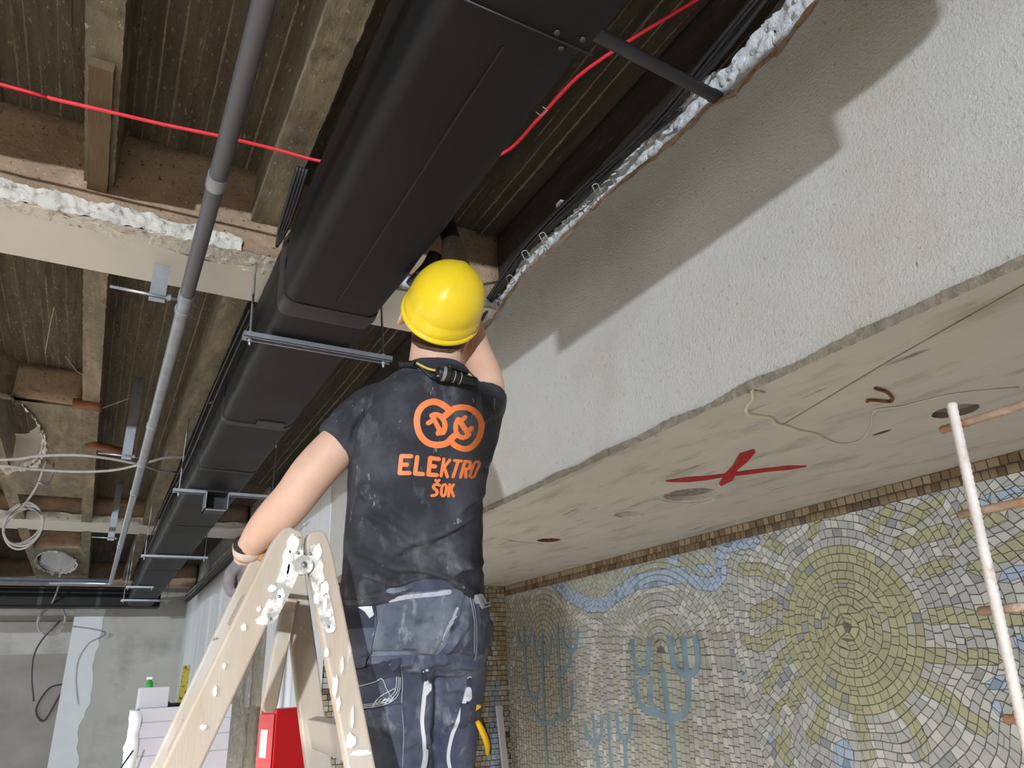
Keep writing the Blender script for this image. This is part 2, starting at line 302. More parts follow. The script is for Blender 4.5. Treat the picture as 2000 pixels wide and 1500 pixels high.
obj('broken_plaster', lumpy(A, B, 420, 12, .013, (0, -1, 0), 34, 1), M['white_rubble'], ceil, True)
A = [(x_, 2.655, Z(HC)+.004) for x_ in np.linspace(-.9, .45, 30)]; B = [(p[0], 2.70+.1*(p[0]+.9)/1.35, Z(HC)+.004) for p in A]
obj('broken_plaster', lumpy(A, B, 240, 12, .007, (0, 0, -1), 40, 5), M['white_rubble'], ceil, True)
A = ragged((.85, 2.655, Z(HC+.045)), (XB, 2.655, Z(HC+.045)), 20, .015, (0, 0, 1), 9); B = [(p[0], 2.664, Z(HC)-.002) for p in A]
obj('broken_plaster', lumpy(A, B, 70, 8, .012, (0, -1, 0), 22, 4), M['blue_rubble'], ceil, True)
# white lower edge of the second cross beam
A = ragged((-6, 9.18, Z(1.89)), (1.7, 9.18, Z(1.88)), 90, .02, (0, 0, 1), 5); B = [(p[0], 9.19, Z(1.805)) for p in A]
obj('broken_plaster', lumpy(A, B, 200, 5, .015, (0, -1, 0), 12, 2), M['white_rubble'], ceil, True)
mb = MB(); mb.box((-6, 9.2, Z(1.80)), (1.7, 9.76, Z(1.812))); obj('painted_soffit', mb, M['grey_soffit'], ceil)
# solid panels with round light wells between the ribs
def well(x0, x1, y0, y1, cx, cy, rx, ry, matc, seed):
    mb = MB(); n = 40; rim = [(cx+rx*math.cos(2*math.pi*i/n)*(1+.06*noise.noise((i*.7, seed, 0))), cy+ry*math.sin(2*math.pi*i/n)*(1+.06*noise.noise((i*.7, seed, 5)))) for i in range(n)]
    def edge(a):
        c, s = math.cos(a), math.sin(a); t = min(((x1-cx) if c > 0 else (cx-x0))/max(abs(c), 1e-6), ((y1-cy) if s > 0 else (cy-y0))/max(abs(s), 1e-6)); return (cx+c*t, cy+s*t)
    ang = sorted([math.atan2(r[1]-cy, r[0]-cx) for r in rim]+[math.atan2(yy-cy, xx-cx) for xx in (x0, x1) for yy in (y0, y1)])
    def rimat(a):
        return (cx+rx*math.cos(a)*(1+.05*noise.noise((math.cos(a)*3, math.sin(a)*3, seed))), cy+ry*math.sin(a)*(1+.05*noise.noise((math.cos(a)*3, math.sin(a)*3, seed))))
    R = [rimat(a) for a in ang]; E_ = [edge(a) for a in ang]; n = len(ang)
    v = [(p[0], p[1], Z(HR)) for p in R]+[(p[0], p[1], Z(HR)) for p in E_]+[(p[0], p[1], Z(HS)+.02) for p in E_]+[(p[0], p[1], Z(HS)+.02) for p in R]
    f = []
    for i in range(n):
        j = (i+1) % n; f += [(i, j, n+j, n+i), (n+i, n+j, 2*n+j, 2*n+i), (3*n+i, 3*n+j, j, i)]
    mb.add(v, f); obj('solid_panel', mb, M['rib'], ceil)
    mb = MB(); mb.loft([[(cx+rx*s*math.cos(2*math.pi*i/32), cy+ry*s*math.sin(2*math.pi*i/32), Z(h)) for i in range(32)] for s, h in ((.98, HR+.01), (.97, HS-.02), (.6, HS+.01), (.05, HS+.02))], cap=False)
    obj('light_well', mb, matc, ceil, True)
    P = [(cx+(rx+.02)*math.cos(2*math.pi*i/60), cy+(ry+.02)*math.sin(2*math.pi*i/60)) for i in range(61)]; Q = [(cx+(rx-.02)*math.cos(2*math.pi*i/60), cy+(ry-.02)*math.sin(2*math.pi*i/60)) for i in range(61)]
    obj('plaster_rim', lumpy([(*p, Z(HR)-.004) for p in P], [(*p, Z(HR)+.05) for p in Q], 180, 8, .03, (0, 0, -1), 16, seed), M['white_rubble'], ceil, True)
    obj('panel_face', nbox((x0, y0-.03, Z(HR)+.01), (x1, y0, Z(HS)), .06, .006, 8, seed), M['brown_render'], ceil, True)
pc = onh(12, 835, HR)
well(-.80, -.277, 5.3, 8.0, pc[0]-.03, pc[1]+.2, .25, .95, M['grey_soffit'], 2)
well(-.80, -.277, 11.0, 13.8, -.58, 12.2, .24, 1.0, M['foam'], 6)
# bulkhead: the long plastered beam and, beyond the niche, the full-height wall
wr = thing('wall_right', (XB, 8, 0), 'long rough-plastered wall and downstand beam running along the right', None); wr['kind'] = 'structure'
mb = MB(); mb.box((XB+.03, -4, Z(HB)+.02), (XM+.2, YN, Z(HS)+.04)); mb.box((XB+.03, YN, 0), (XM+.2, YF, Z(HS)+.04)); obj('core', mb, M['raw_conc'], wr)
TE = [(-4, 1.66), (.6, 1.69), (.81, 1.671), (.855, 1.66), (.89, 1.635), (1.01, 1.639), (1.075, 1.638), (1.10, 1.611), (1.17, 1.643), (1.22, 1.665), (1.36, 1.654), (1.5, 1.662), (1.66, 1.684), (1.74, 1.697), (1.8, 1.686), (1.9, 1.693), (2.08, 1.688), (2.32, 1.699), (2.41, 1.695), (2.586, 1.644), (2.72, 1.60), (3.2, 1.58), (5, 1.56), (20, 1.53)]
def topedge(y): return float(np.interp(y, [q[0] for q in TE], [q[1] for q in TE]))+.012*noise.noise((y*9, 1, 0))+.009*noise.noise((y*25, 4, 0))+.006*noise.noise((y*70, 9, 0))
ys = list(np.arange(-4, 8, .012))+list(np.arange(8, YF+.01, .2))
poly = [(XB, y, Z(topedge(y))) for y in ys]+[(XB, YF, 0), (XB, YN+.02, 0), (XB, YN, 0), (XB, YN, Z(HB))]+[(XB, y, Z(HB+.004*noise.noise((y*20, 0, 0)))) for y in np.arange(YN-.05, -4, -.05)]+[(XB, -4, Z(HB))]
mb = MB(); mb.prism(poly, (.03, 0, 0)); obj('plaster_face', mb, M['plaster'], wr)
A = [(XB+.018, y, Z(topedge(y))-.03) for y in np.arange(.3, 8, .03)]; B = [(XB+.016, p[1], Z(topedge(p[1])+(.13 if p[1] < 1 else .13-.05*min(1, (p[1]-1)/.9))+.015*noise.noise((p[1]*8, 5, 5)))) for p in A]
obj('broken_plaster', lumpy(A, B, 900, 14, .011, (-1, 0, -.2), 40, 3), M['blue_rubble'], wr, True)
obj('bare_upper_face', nbox((XB+.022, -.5, Z(1.5)), (XB+.09, 8, Z(HS)+.02), .05, .004, 14, 5), M['upper_face'], wr, True)
A = [(XB-.001, y, Z(topedge(y))-.012-.03*abs(noise.noise((y*9, 7, 7)))) for y in np.arange(.3, 6, .03)]; B = [(XB-.001, y, Z(topedge(y))+.002) for y in np.arange(.3, 6, .03)]
obj('crumbling_edge', lumpy(A, B, 500, 5, .005, (-1, 0, 0), 40, 8), M['brown_render'], wr, True)
A = [(XB-.004, y, Z(HB)+.006+.009*noise.noise((y*6, 3, 3))) for y in np.arange(.2, YN, .03)]; B = [(XB+.004, y, Z(HB)-.016) for y in np.arange(.2, YN, .03)]
obj('chipped_bottom_edge', lumpy(A, B, 700, 6, .005, (-1, 0, -.3), 45, 11), M['edge_grey'], wr, True)
mb = MB(); mb.box((XB-.006, YN, 0), (XB+.02, YF, Z(1.52))); obj('whitewash', mb, M['wall_white'], wr)
obj('bare_concrete_patch', nbox((XB-.03, 7.95, .0), (XB+.01, 10.2, 1.95), .12, .02, 7, 2), M['raw_conc'], wr, True)
obj('broken_channel', nbox((XB-.035, 7.45, 0), (XB+.01, 7.85, 2.15), .1, .02, 7, 4), M['edge_grey'], wr, True)
for y, z0, z1 in ((11.6, .9, 3.0), (10.6, 1.6, 2.9), (9.4, 1.9, 2.95)):
    mb = MB(); mb.box((XB-.010, y, z0), (XB-.004, y+.16, z1)); obj('filled_chase', mb, M['far_strip'], wr)
# soffit of the niche, with core holes
so = thing('trim_1', (2.7, 3, Z(HB)), 'stained concrete underside between plastered beam and mosaic wall', None); so['kind'] = 'structure'
def hole_poly(px, py, rx, ry, n=22, seed=0):
    q = onh(px, py, HB); return [(q[0]+rx*math.cos(2*math.pi*i/n)*(1+.12*noise.noise((i*.9, seed, 0))), q[1]+ry*math.sin(2*math.pi*i/n)*(1+.12*noise.noise((i*.9, seed, 4)))) for i in range(n)]
holes = [hole_poly(1347, 966, .115, .115, seed=1), hole_poly(1866, 803, .066, .066, seed=2), hole_poly(1225, 1004, .065, .055, seed=3), hole_poly(1072, 1055, .07, .06, seed=4), hole_poly(1722, 845, .012, .035, seed=5)]
bm = bmesh.new()
def loop(pts):
    vs = [bm.verts.new((p[0], p[1], Z(HB))) for p in pts]
    for i in range(len(vs)): bm.edges.new((vs[i], vs[(i+1) % len(vs)]))
loop([(XB+.012, -3), (XM, -3), (XM, YN), (XB+.012, YN)])
for h in holes: loop(h)
bmesh.ops.triangle_fill(bm, use_beauty=True, edges=bm.edges)
mb = MB(); bm.verts.index_update(); mb.add([tuple(v.co) for v in bm.verts], [tuple(v.index for v in f.verts) for f in bm.faces]); bm.free()
obj('soffit_face', mb, M['niche_soffit'], so)
for i, h in enumerate(holes):
    c = np.mean(h, axis=0); mb = MB(); dp = (.13, .14, .022, .025, .03)[i]
    mb.loft([[(c[0]+(p[0]-c[0])*s, c[1]+(p[1]-c[1])*s, Z(HB)+d) for p in h] for s, d in ((1.0, 0), (.97, dp), (.1, dp+.005))], cap=False)
    obj('core_hole', mb, [M['niche_soffit'], M['black_hole'], M['niche_soffit'], M['rust'], M['black_hole']][i], so, True)
def onso(P, d=.003): return [onh(px, py, HB)-np.array((0, 0, d)) for px, py in P]
mb = MB(); mb.tube(smooth_path(onso([(1468, 757), (1470, 775), (1460, 790), (1457, 800), (1466, 808), (1490, 812), (1505, 814), (1515, 825), (1540, 832), (1560, 840), (1590, 845), (1604, 852)]), 5), .006, 6); obj('filler_bead', mb, M['crack'], so, True)
mb = MB(); mb.tube(smooth_path(onso([(1604, 852), (1640, 865), (1680, 858), (1700, 832), (1708, 800), (1760, 792), (1860, 768), (1990, 755)]), 5), .0025, 5); obj('filler_bead', mb, M['grey_soffit'], so, True)
mb = MB(); mb.tube(onso([(2080, 510), (1740, 702), (1530, 828)], .0005), .0022, 5); obj('hairline_joint', mb, M['edge_grey'], so)
mb = MB(); mb.tube(smooth_path(onso([(1692, 781), (1700, 778), (1735, 781), (1742, 775), (1730, 762), (1708, 755)], .006), 5), .0045, 6); obj('bent_wire_end', mb, M['rust'], so, True)
SPR = [.001]
def spray(P, W):
    P = [np.array(p, float) for p in P]; L_, R_ = [], []
    for i, p in enumerate(P):
        a = P[max(i-1, 0)]; b = P[min(i+1, len(P)-1)]; t = (b-a)/np.linalg.norm(b-a); nn = np.array((-t[1], t[0])); L_.append(p+nn*W[i]); R_.append(p-nn*W[i])
    q = [onh(*p, HB) for p in L_+R_[::-1]]; m_ = MB(); SPR[0] += .0012; m_.prism([p-np.array((0, 0, SPR[0])) for p in q], (0, 0, .0008)); return m_
mb = spray([(1300, 939), (1318, 938), (1345, 936), (1380, 933), (1420, 927), (1460, 922), (1500, 917), (1540, 913), (1575, 910)], [1, 3, 5, 4, 3, 4, 3.5, 4, 1]); obj('spray_mark', mb, M['red_spray'], so)
mb = spray([(1474, 879), (1452, 893), (1436, 912), (1424, 930), (1406, 946)], [3, 11, 6, 10, 3]); obj('spray_mark', mb, M['red_spray'], so)
for P, wd in (([(1280, 975), (1320, 982), (1380, 980), (1405, 966)], .01), ([(1190, 1006), (1225, 1012), (1255, 1005)], .008), ([(1225, 865), (1255, 857), (1282, 850)], .012), ([(1450, 772), (1470, 764), (1490, 768)], .012), ([(980, 1052), (1010, 1058), (1060, 1062)], .008)):
    mb = MB(); mb.tube(smooth_path(onso(P, .001), 5), wd, 6, flat=.3); obj('chipped_paint', mb, M['white_rubble'], so, True)
# ------------------------------------------------------------------ mosaic walls
wn = thing('wall_niche', (XM, 3, 0), 'mosaic wall of a sun, waves and branching plants under the soffit', None); wn['kind'] = 'structure'
mb = MB(); mb.box((XM, -4, 0), (XM+.2, YN+.2, Z(HB)+.02)); obj('mortar_bed', mb, M['grout'], wn)
we = thing('wall_end', (2.7, YN, 0), 'narrow end wall of the niche covered in beige and brown mosaic', None); we['kind'] = 'structure'
mb = MB(); mb.box((XB+.0, YN, 0), (XM, YN+.2, Z(HB)+.02)); obj('mortar_bed', mb, M['grout'], we)
mpt = lambda px, py: onx(px, py, XM)[1:]
SUN = mpt(1655, 1225); SR = abs(mpt(1520, 1225)[0]-mpt(1795, 1240)[0])/2
def segd(p, a, b):
    a, b, p = np.array(a), np.array(b), np.array(p); d = b-a; t = np.clip(((p-a)@d)/(d@d), 0, 1); return np.linalg.norm(p-a-t*d)
AR = (mpt(1292, 1275), mpt(1316, 1640)); AL = (mpt(1062, 1262), mpt(1078, 1640))
zt = Z(HB)
def segd(p, a, b): p, a, b = np.asarray(p), np.asarray(a), np.asarray(b); d = b-a; t = min(1, max(0, ((p-a)@d)/(d@d))); return math.hypot(*(p-a-t*d))
def zf(p): return (math.hypot(p[0]-SUN[0], p[1]-SUN[1])-SR-.03, segd(p, *AR)-.27, segd(p, *AL)-.34)
def zg(p, z):
    f = zf(p); o = min(f[i] for i in range(3) if i != z); return f[z]-o
def clip(P, G):
    R = []
    for i in range(len(P)):
        a, b = P[i], P[(i+1) % len(P)]; ga, gb = G[i], G[(i+1) % len(P)]
        if ga <= 0: R.append(a)
        if (ga < 0 < gb) or (gb < 0 < ga): t = ga/(ga-gb); R.append((a[0]+(b[0]-a[0])*t, a[1]+(b[1]-a[1])*t))
    return R
cells = []
def cell(P, z):
    c = (sum(p[0] for p in P)/len(P), sum(p[1] for p in P)/len(P))
    if not (.75 < c[0] < YN+.03 and .55 < c[1] < zt+.03): return
    if zg(c, z) > .06: return
    P = clip(P, [zg(p, z) for p in P])
    for g in (lambda p: p[1]-(zt-.078), lambda p: p[0]-(YN-.004)):
        if len(P) > 2: P = clip(P, [g(p) for p in P])
    if len(P) > 2: cells.append(P)
TT, TW = .037, .040           # row depth and piece length
r = SR-TT*int(SR/TT)
if r < .01: r += TT
def wsun(r, a):
    k = min(1, max(0, (r-SR)/.12)); return r+(.026*math.sin(7*a+r*6)+.014*math.sin(13*a+1))*k*min(1, r)
def psun(r, a): rr = wsun(r, a); return (SUN[0]+rr*math.cos(a), SUN[1]+rr*math.sin(a))
while r < 2.4:
    n = max(4, int(2*math.pi*(r+TT/2)/TW)); ph = random.random()*6; ca = sorted(2*math.pi*(i+random.uniform(-.22, .22))/n+ph for i in range(n)); sk = [random.gauss(0, .007 if r < .2 else .004)/max(r, .05) for _ in ca]
    e = random.gauss(0, .0015)
    for i in range(n):
        j = (i+1) % n; a1 = ca[j]+(2*math.pi if j == 0 else 0)
        if random.random() < (.3 if r < .2 else .05):
            rm = r+TT*random.uniform(.4, .6); cell([psun(r, ca[i]-sk[i]), psun(r, a1-sk[j]), psun(rm, a1), psun(rm, ca[i])], 0); cell([psun(rm, ca[i]), psun(rm, a1), psun(r+TT, a1+sk[j]), psun(r+TT, ca[i]+sk[i])], 0)
        else: cell([psun(r, ca[i]-sk[i]), psun(r, a1-sk[j]), psun(r+TT, a1+sk[j]), psun(r+TT, ca[i]+sk[i])], 0)
    r += TT
for zi, (a, b) in ((1, AR), (2, AL)):
    a, b = np.array(a), np.array(b); L_ = np.linalg.norm(b-a); d = (b-a)/L_; nn = np.array((-d[1], d[0]))
    def pc(kind, u, r):
        if kind == 0: p = a+d*(L_-u)-nn*r
        elif kind == 1: p = a-nn*r*math.cos(u)-d*r*math.sin(u)
        else: p = a+d*u+nn*r
        return (p[0], p[1])
    r = .002
    while r < 1.7:
        cuts = []
        o = random.random()*TW; cuts += [(0, min(L_, max(0, o+i*TW+random.gauss(0, .006)))) for i in range(int(L_/TW))]
        m = max(1, int(math.pi*(r+TT/2)/TW)); cuts += [(1, math.pi*min(1, max(0, (i+random.uniform(-.2, .2))/m))) for i in range(m+1)]
        cuts += [(2, min(L_, max(0, o+i*TW+random.gauss(0, .006)))) for i in range(int(L_/TW))]
        for i in range(len(cuts)-1):
            p, q = cuts[i], cuts[i+1]
            if p[0] == q[0] and q[1]-p[1] > 1e-4 or p[0] != q[0]: cell([pc(*p, r), pc(*q, r), pc(*q, r+TT), pc(*p, r+TT)], zi)
        r += TT
for row in range(2):
    y = .75
    while y < YN-.03: y2 = y+random.uniform(.030, .052); cells.append([(y, zt-.039*(row+1)+random.gauss(0, .001)), (y2, zt-.039*(row+1)+random.gauss(0, .001)), (y2, zt-.039*row-.001), (y, zt-.039*row-.001)]); y = y2
def voronoi_skip(): pass
def pline(P, p): return min(segd(p, P[i], P[i+1]) for i in range(len(P)-1))
PET = [([(1795, 1122), (1822, 1112), (1853, 1098)], 13), ([(1905, 1115), (1950, 1090), (2010, 1050)], 15), ([(1812, 1205), (1860, 1200), (1920, 1212), (2000, 1205)], 15), ([(1812, 1280), (1870, 1283), (1945, 1282)], 14), ([(1800, 1338), (1850, 1362), (1880, 1395), (1925, 1425)], 15), ([(1760, 1383), (1790, 1420), (1812, 1480)], 13), ([(1676, 1395), (1690, 1440), (1702, 1492)], 13), ([(1610, 1380), (1602, 1415), (1585, 1440)], 13), ([(1562, 1335), (1548, 1370), (1518, 1395)], 14), ([(1538, 1275), (1520, 1300), (1495, 1348)], 11), ([(1525, 1230), (1485, 1262), (1455, 1250)], 12), ([(1512, 1182), (1472, 1200)], 13), ([(1525, 1130), (1490, 1112), (1448, 1112)], 12), ([(1530, 1075), (1505, 1062), (1478, 1050)], 10),
       ([(1700, 1040), (1722, 1015), (1740, 992)], 12), ([(1770, 1022), (1800, 1000), (1835, 975)], 13), ([(1752, 1062), (1790, 1052), (1850, 1035)], 13), ([(1585, 1045), (1597, 1020)], 11), ([(1860, 1060), (1900, 1030), (1960, 1005)], 13), ([(1540, 1480), (1520, 1450), (1535, 1430)], 14), ([(1890, 1255), (1940, 1250)], 8), ([(1850, 1000), (1900, 990)], 10)]
BLU = [([(1085, 1138), (1110, 1160), (1150, 1182), (1180, 1182), (1210, 1158), (1240, 1138), (1280, 1130), (1335, 1122)], 13), ([(1222, 1132), (1228, 1105), (1245, 1088)], 8), ([(1310, 1090), (1335, 1118), (1360, 1138), (1395, 1142), (1412, 1122), (1405, 1085), (1412, 1068), (1440, 1062), (1475, 1056)], 12), ([(1365, 1112), (1395, 1115)], 10), ([(1935, 1335), (1990, 1330)], 12), ([(1940, 1350), (1950, 1395)], 9), ([(1990, 1370), (1985, 1400)], 12), ([(1648, 1465), (1650, 1500)], 20), ([(1915, 985), (1950, 968), (2000, 950)], 10), ([(1960, 1130), (2000, 1110)], 12), ([(1510, 1435), (1500, 1468)], 7), ([(1452, 1310), (1454, 1328)], 6), ([(1540, 1398), (1536, 1410)], 5), ([(1990, 1240), (2005, 1280)], 10)]
WAR = [([(1215, 1380), (1221, 1260), (1240, 1215), (1275, 1196), (1330, 1190), (1368, 1215), (1385, 1260), (1400, 1330), (1412, 1430)], 8), ([(1080, 1165), (1120, 1195), (1150, 1215), (1175, 1225)], 9), ([(1155, 1340), (1160, 1260), (1150, 1225), (1200, 1180), (1260, 1150), (1335, 1142), (1380, 1165), (1402, 1200)], 9), ([(1420, 1440), (1440, 1500)], 8)]
FE = []
for lst, kd in ((BLU, 'blue'), (PET, 'yellow'), (WAR, 'white')):
    for P, wd in lst:
        Q = [mpt(*p) for p in P]; t = np.mean([proj((XM, *q))[2] for q in Q]); wm = wd*t/F*1.08; q = np.array(Q); FE.append((Q, wm, kd, q.min(0)-wm-.03, q.max(0)+wm+.03))
RV = [mpt(*p) for p in BLU[0][0]]
def base_colour(c):
    Y, Zz = c; u = random.random(); px, py, t = proj((XM, Y, Zz))
    if Zz > zt-.039: return 'tan' if u < .6 else 'brown'
    if Zz > zt-.078: return 'brown' if u < .75 else 'dark'
    if math.hypot(Y-SUN[0], Zz-SUN[1]) < SR+.004: return 'yellow' if u < .94 else ('slate' if u < .97 else 'green')
    if px < 1400 and py < 1185 and Zz > zt-.42:
        k = np.interp(px, [p[0] for p in BLU[0][0]], [p[1] for p in BLU[0][0]])
        if py < k: return 'green'
    if px < 1430:
        if segd(c, *AR) < .235: return 'green' if u < .8 else 'grey'
        if segd(c, *AL) < .29: return 'green' if u < .75 else 'grey'
        return ('grey' if u < .5 else 'green') if u < .8 else 'white'
    return 'white' if u < .35 else ('grey' if u < .95 else 'slate')
def carea(P): return .5*abs(sum(P[i][0]*P[(i+1) % len(P)][1]-P[(i+1) % len(P)][0]*P[i][1] for i in range(len(P))))
TK = list(TS); info = []
def emit(P, k):
    ar = carea(P)
    if len(P) < 3 or ar < 1.3e-4: return
    c = np.mean(P, axis=0); px, py, t = proj((XM, c[0], c[1])); vis = 0 <= px <= 2000 and 0 <= py <= 1500 and not (c[1] > zt-.02)
    info.append((t if vis else 99, c, P, ar, k or base_colour(c)))
for P in cells:
    c = np.mean(P, axis=0)
    if c[1] > zt-.079: emit(P, None); continue
    done = False
    for Q, wm, kd, lo, hi in FE:
        if not (lo[0] < c[0] < hi[0] and lo[1] < c[1] < hi[1]): continue
        G = [pline(Q, p)-wm for p in P]
        if all(g > 0 for g in G): continue
        if kd == 'yellow' and math.hypot(c[0]-SUN[0], c[1]-SUN[1]) < SR: continue
        kk = kd if random.random() < .9 else {'blue': 'teal', 'yellow': 'green', 'white': 'grey'}[kd]
        if all(g <= 0 for g in G): emit(P, kk)
        else: emit(clip(P, G), kk); emit(clip(P, [-g for g in G]), None)
        done = True; break
    if not done: emit(P, None)
info.sort(key=lambda q: q[0])
def tessera(mb, c, P, ar, mi, axis):
    g = .0021; mr = math.sqrt(ar/math.pi); s = max(.6, 1-g/mr); d = random.uniform(.003, .0065); tx, tz = random.gauss(0, .02), random.gauss(0, .02)
    top = [(c[0]+(q[0]-c[0])*(s-.03), c[1]+(q[1]-c[1])*(s-.03)) for q in P]; bot = [(c[0]+(q[0]-c[0])*s, c[1]+(q[1]-c[1])*s) for q in P]; n = len(P)
    hh = lambda q: d+(q[0]-c[0])*tx+(q[1]-c[1])*tz
    if axis == 0: v = [(XM-hh(q), q[0], q[1]) for q in top]+[(XM-.0005, q[0], q[1]) for q in bot]
    else: v = [(q[0], YN-hh(q), q[1]) for q in top]+[(q[0], YN-.0005, q[1]) for q in bot]
    mb.add(v, [tuple(range(n))]+[(i, (i+1) % n, n+(i+1) % n, n+i) for i in range(n)], mi)
for t, c, P, ar, k in info[:300]:
    mb = MB(); tessera(mb, c, P, ar, 0, 0); obj('tessera', mb, TS[k], wn)
mb = MB()
for t, c, P, ar, k in info[300:]: tessera(mb, c, P, ar, TK.index(k), 0)
o = obj('tesserae', mb, [TS[k] for k in TK], wn); o['kind'] = 'stuff'
# plants: strips of glass laid over the tesserae
NS = [0]
def strip(P, wd, name='plant_stem'):
    NS[0] += 1; hh = .0082+.0004*(NS[0] % 7)
    P = smooth_path([mpt(*p) for p in P], 5); L_, R_ = [], []
    for i, p in enumerate(P):
        a = P[max(i-1, 0)]; b = P[min(i+1, len(P)-1)]; t = (b-a)/(np.linalg.norm(b-a)+1e-9); nn = np.array((-t[1], t[0])); L_.append(p+nn*wd); R_.append(p-nn*wd)
    m_ = MB(); m_.loft([[(XM-hh, *l), (XM-hh, *q), (XM, *q), (XM, *l)] for l, q in zip(L_, R_)]); obj(name, m_, TS['teal'], wn)
for P in ([(1320, 1510), (1316, 1450), (1311, 1401)], [(1272, 1368), (1280, 1388), (1296, 1398), (1311, 1401), (1332, 1398), (1345, 1380), (1347, 1345), (1347, 1314)], [(1296, 1305), (1301, 1350), (1309, 1400)], [(1275, 1325), (1273, 1345), (1272, 1368)], [(1311, 1242), (1316, 1288), (1328, 1312), (1347, 1317), (1362, 1306), (1365, 1280), (1359, 1240)], [(1336, 1242), (1340, 1280), (1344, 1314)], [(1236, 1248), (1241, 1288), (1252, 1314), (1264, 1310), (1268, 1288), (1270, 1246)], [(1242, 1325), (1246, 1360), (1260, 1385), (1285, 1394)]): strip(P, .0195)
for P in ([(1090, 1221), (1093, 1280), (1096, 1340), (1100, 1405)], [(1100, 1225), (1104, 1256), (1114, 1272), (1126, 1264), (1131, 1228)], [(1114, 1225), (1116, 1272), (1112, 1298), (1098, 1314)], [(1117, 1335), (1117, 1380), (1100, 1405), (1085, 1395)], [(1024, 1225), (1027, 1280), (1031, 1350)], [(1013, 1235), (1016, 1255), (1026, 1262), (1036, 1250), (1040, 1228)], [(1043, 1240), (1048, 1276), (1061, 1288), (1074, 1276), (1078, 1235)], [(1060, 1228), (1061, 1290), (1064, 1400), (1072, 1500)], [(1028, 1325), (1036, 1358), (1048, 1365), (1054, 1340)], [(1040, 1385), (1056, 1408), (1078, 1412), (1090, 1395)], [(1142, 1410), (1150, 1440), (1165, 1452), (1176, 1432), (1178, 1400)], [(1160, 1398), (1164, 1440), (1172, 1500)], [(1190, 1395), (1192, 1450), (1196, 1505)], [(1206, 1390), (1210, 1430), (1222, 1445), (1232, 1425), (1234, 1400)], [(1222, 1445), (1224, 1500)]): strip(P, .0140)
# end wall mosaic
mb = MB(); z = .5
while z < zt-.02:
    x = XB+.003; z2 = min(z+.037, zt-.002)
    while x < XM-.01:
        x2 = min(x+random.uniform(.032, .052), XM-.003); P = [(x+random.gauss(0, .002), z), (x2+random.gauss(0, .002), z), (x2, z2), (x, z2)]; c = np.mean(P, axis=0)
        px, py, t = proj((c[0], YN, c[1])); u = random.random(); k = 'tan' if u < .6 else ('brown' if u < .85 else 'white')
        if px > 958: k = 'tan' if u < .7 else 'white'
        if 958 < px < 974 and py > 1330: k = 'blue'
        elif py > 1330: k = 'white' if u < .5 else ('tan' if u < .93 else 'dark')
        tessera(mb, c, P, carea(P), TK.index(k), 1); x = x2
    z = z2
o = obj('tesserae', mb, [TS[k] for k in TK], we); o['kind'] = 'stuff'
# unseen block added behind the camera to cast shade on the mosaic corner
mb = MB(); mb.box((-1.10, -2.58, 0), (-.98, -1.96, Z(.80))); tag(obj('shadow_blocker', mb, M['plaster']), 'unseen block added behind the camera to shade the mosaic corner', kind='structure')
# ------------------------------------------------------------------ far end
wf = thing('wall_far', (0, YF, 0), 'patchy grey rendered pier closing the far end of the room', None); wf['kind'] = 'structure'
xl = ony(150, 1185, YF)[0]
mb = MB(); mb.box((xl, YF, 0), (XB+.05, YF+.3, Z(HS)+.05)); obj('render_face', mb, M['far_wall'], wf)
e0 = [(xl-.005, YF-.012, z) for z in (0, 3.6)]
mb = MB(); R_ = ragged((xl+.36, YF-.015, 0), (xl+.44, YF-.015, 3.4), 30, .07, (1, 0, 0), 4, 3); mb.prism([(xl-.01, YF-.015, 0)]+R_+[(xl-.01, YF-.015, 3.4)], (0, .02, 0)); obj('fresh_render_strip', mb, M['far_strip'], wf)
wb = thing('wall_back', (-4, 19, 0), 'raw dark rendered wall in the bay far behind the pier', None); wb['kind'] = 'structure'
mb = MB(); mb.box((-9, 19, 0), (1, 19.3, 4)); obj('render_face', mb, M['rear_wall'], wb)
mb = MB(); mb.box((-9, 18.97, 2.45), (1, 19.0, 3.1)); obj('painted_light_band', mb, M['far_wall'], wb)  # stripe of light on the rear wall, put in as a paler band
# ------------------------------------------------------------------ black insulated air duct
DX0, DX1, DB, DT = .425, .79, 1.30, 1.622
dt = thing('air_duct', ((DX0+DX1)/2, 3, Z(DB)), 'long black rubber-insulated rectangular air duct running under the ceiling to the far end', 'duct')
def rrect(x0, x1, z0, z1, r, n=5):
    P = []
    for cx, cz, a0 in ((x1-r, z1-r, 0), (x0+r, z1-r, 90), (x0+r, z0+r, 180), (x1-r, z0+r, 270)):
        for i in range(n+1): a = math.radians(a0+90*i/n); P.append((cx+r*math.cos(a), cz+r*math.sin(a)))
    return P
def ductseg(y0, y1, g, wob, name='duct_segment', m='duct'):
    mb = MB(); n = max(2, int((y1-y0)/.08)); rings = []
    for i in range(n+1):
        y = y0+(y1-y0)*i/n; pr = rrect(DX0-g, DX1+g, Z(DB)-g, Z(DT)+g, .045); e = .010 if i in (0, n) else 0
        rings.append([(x+wob*noise.noise((x*7, y*5, zz*7))-(e*(1 if x > .6 else -1) if e else 0)*.6, y, zz+wob*noise.noise((x*6+9, y*5, zz*6))+(e*.5 if zz < Z(1.45) else -e*.5)) for x, zz in pr])
    mb.loft(rings); return obj(name, mb, M[m], dt, 45)
J = [-.6, .95, 2.40, 3.80, 4.75, 6.6, 9.2, 11.3, 13.15]
for i in range(len(J)-1): ductseg(J[i]+.004, J[i+1]-.004, .009 if i == 0 else .0, .006)
for y, wd in ((2.43, .11), (3.80, .05), (4.75, .03), (6.6, .03), (9.2, .04)): ductseg(y-wd/2, y+wd/2, .005, .002, 'joint_band', 'duct_seam')
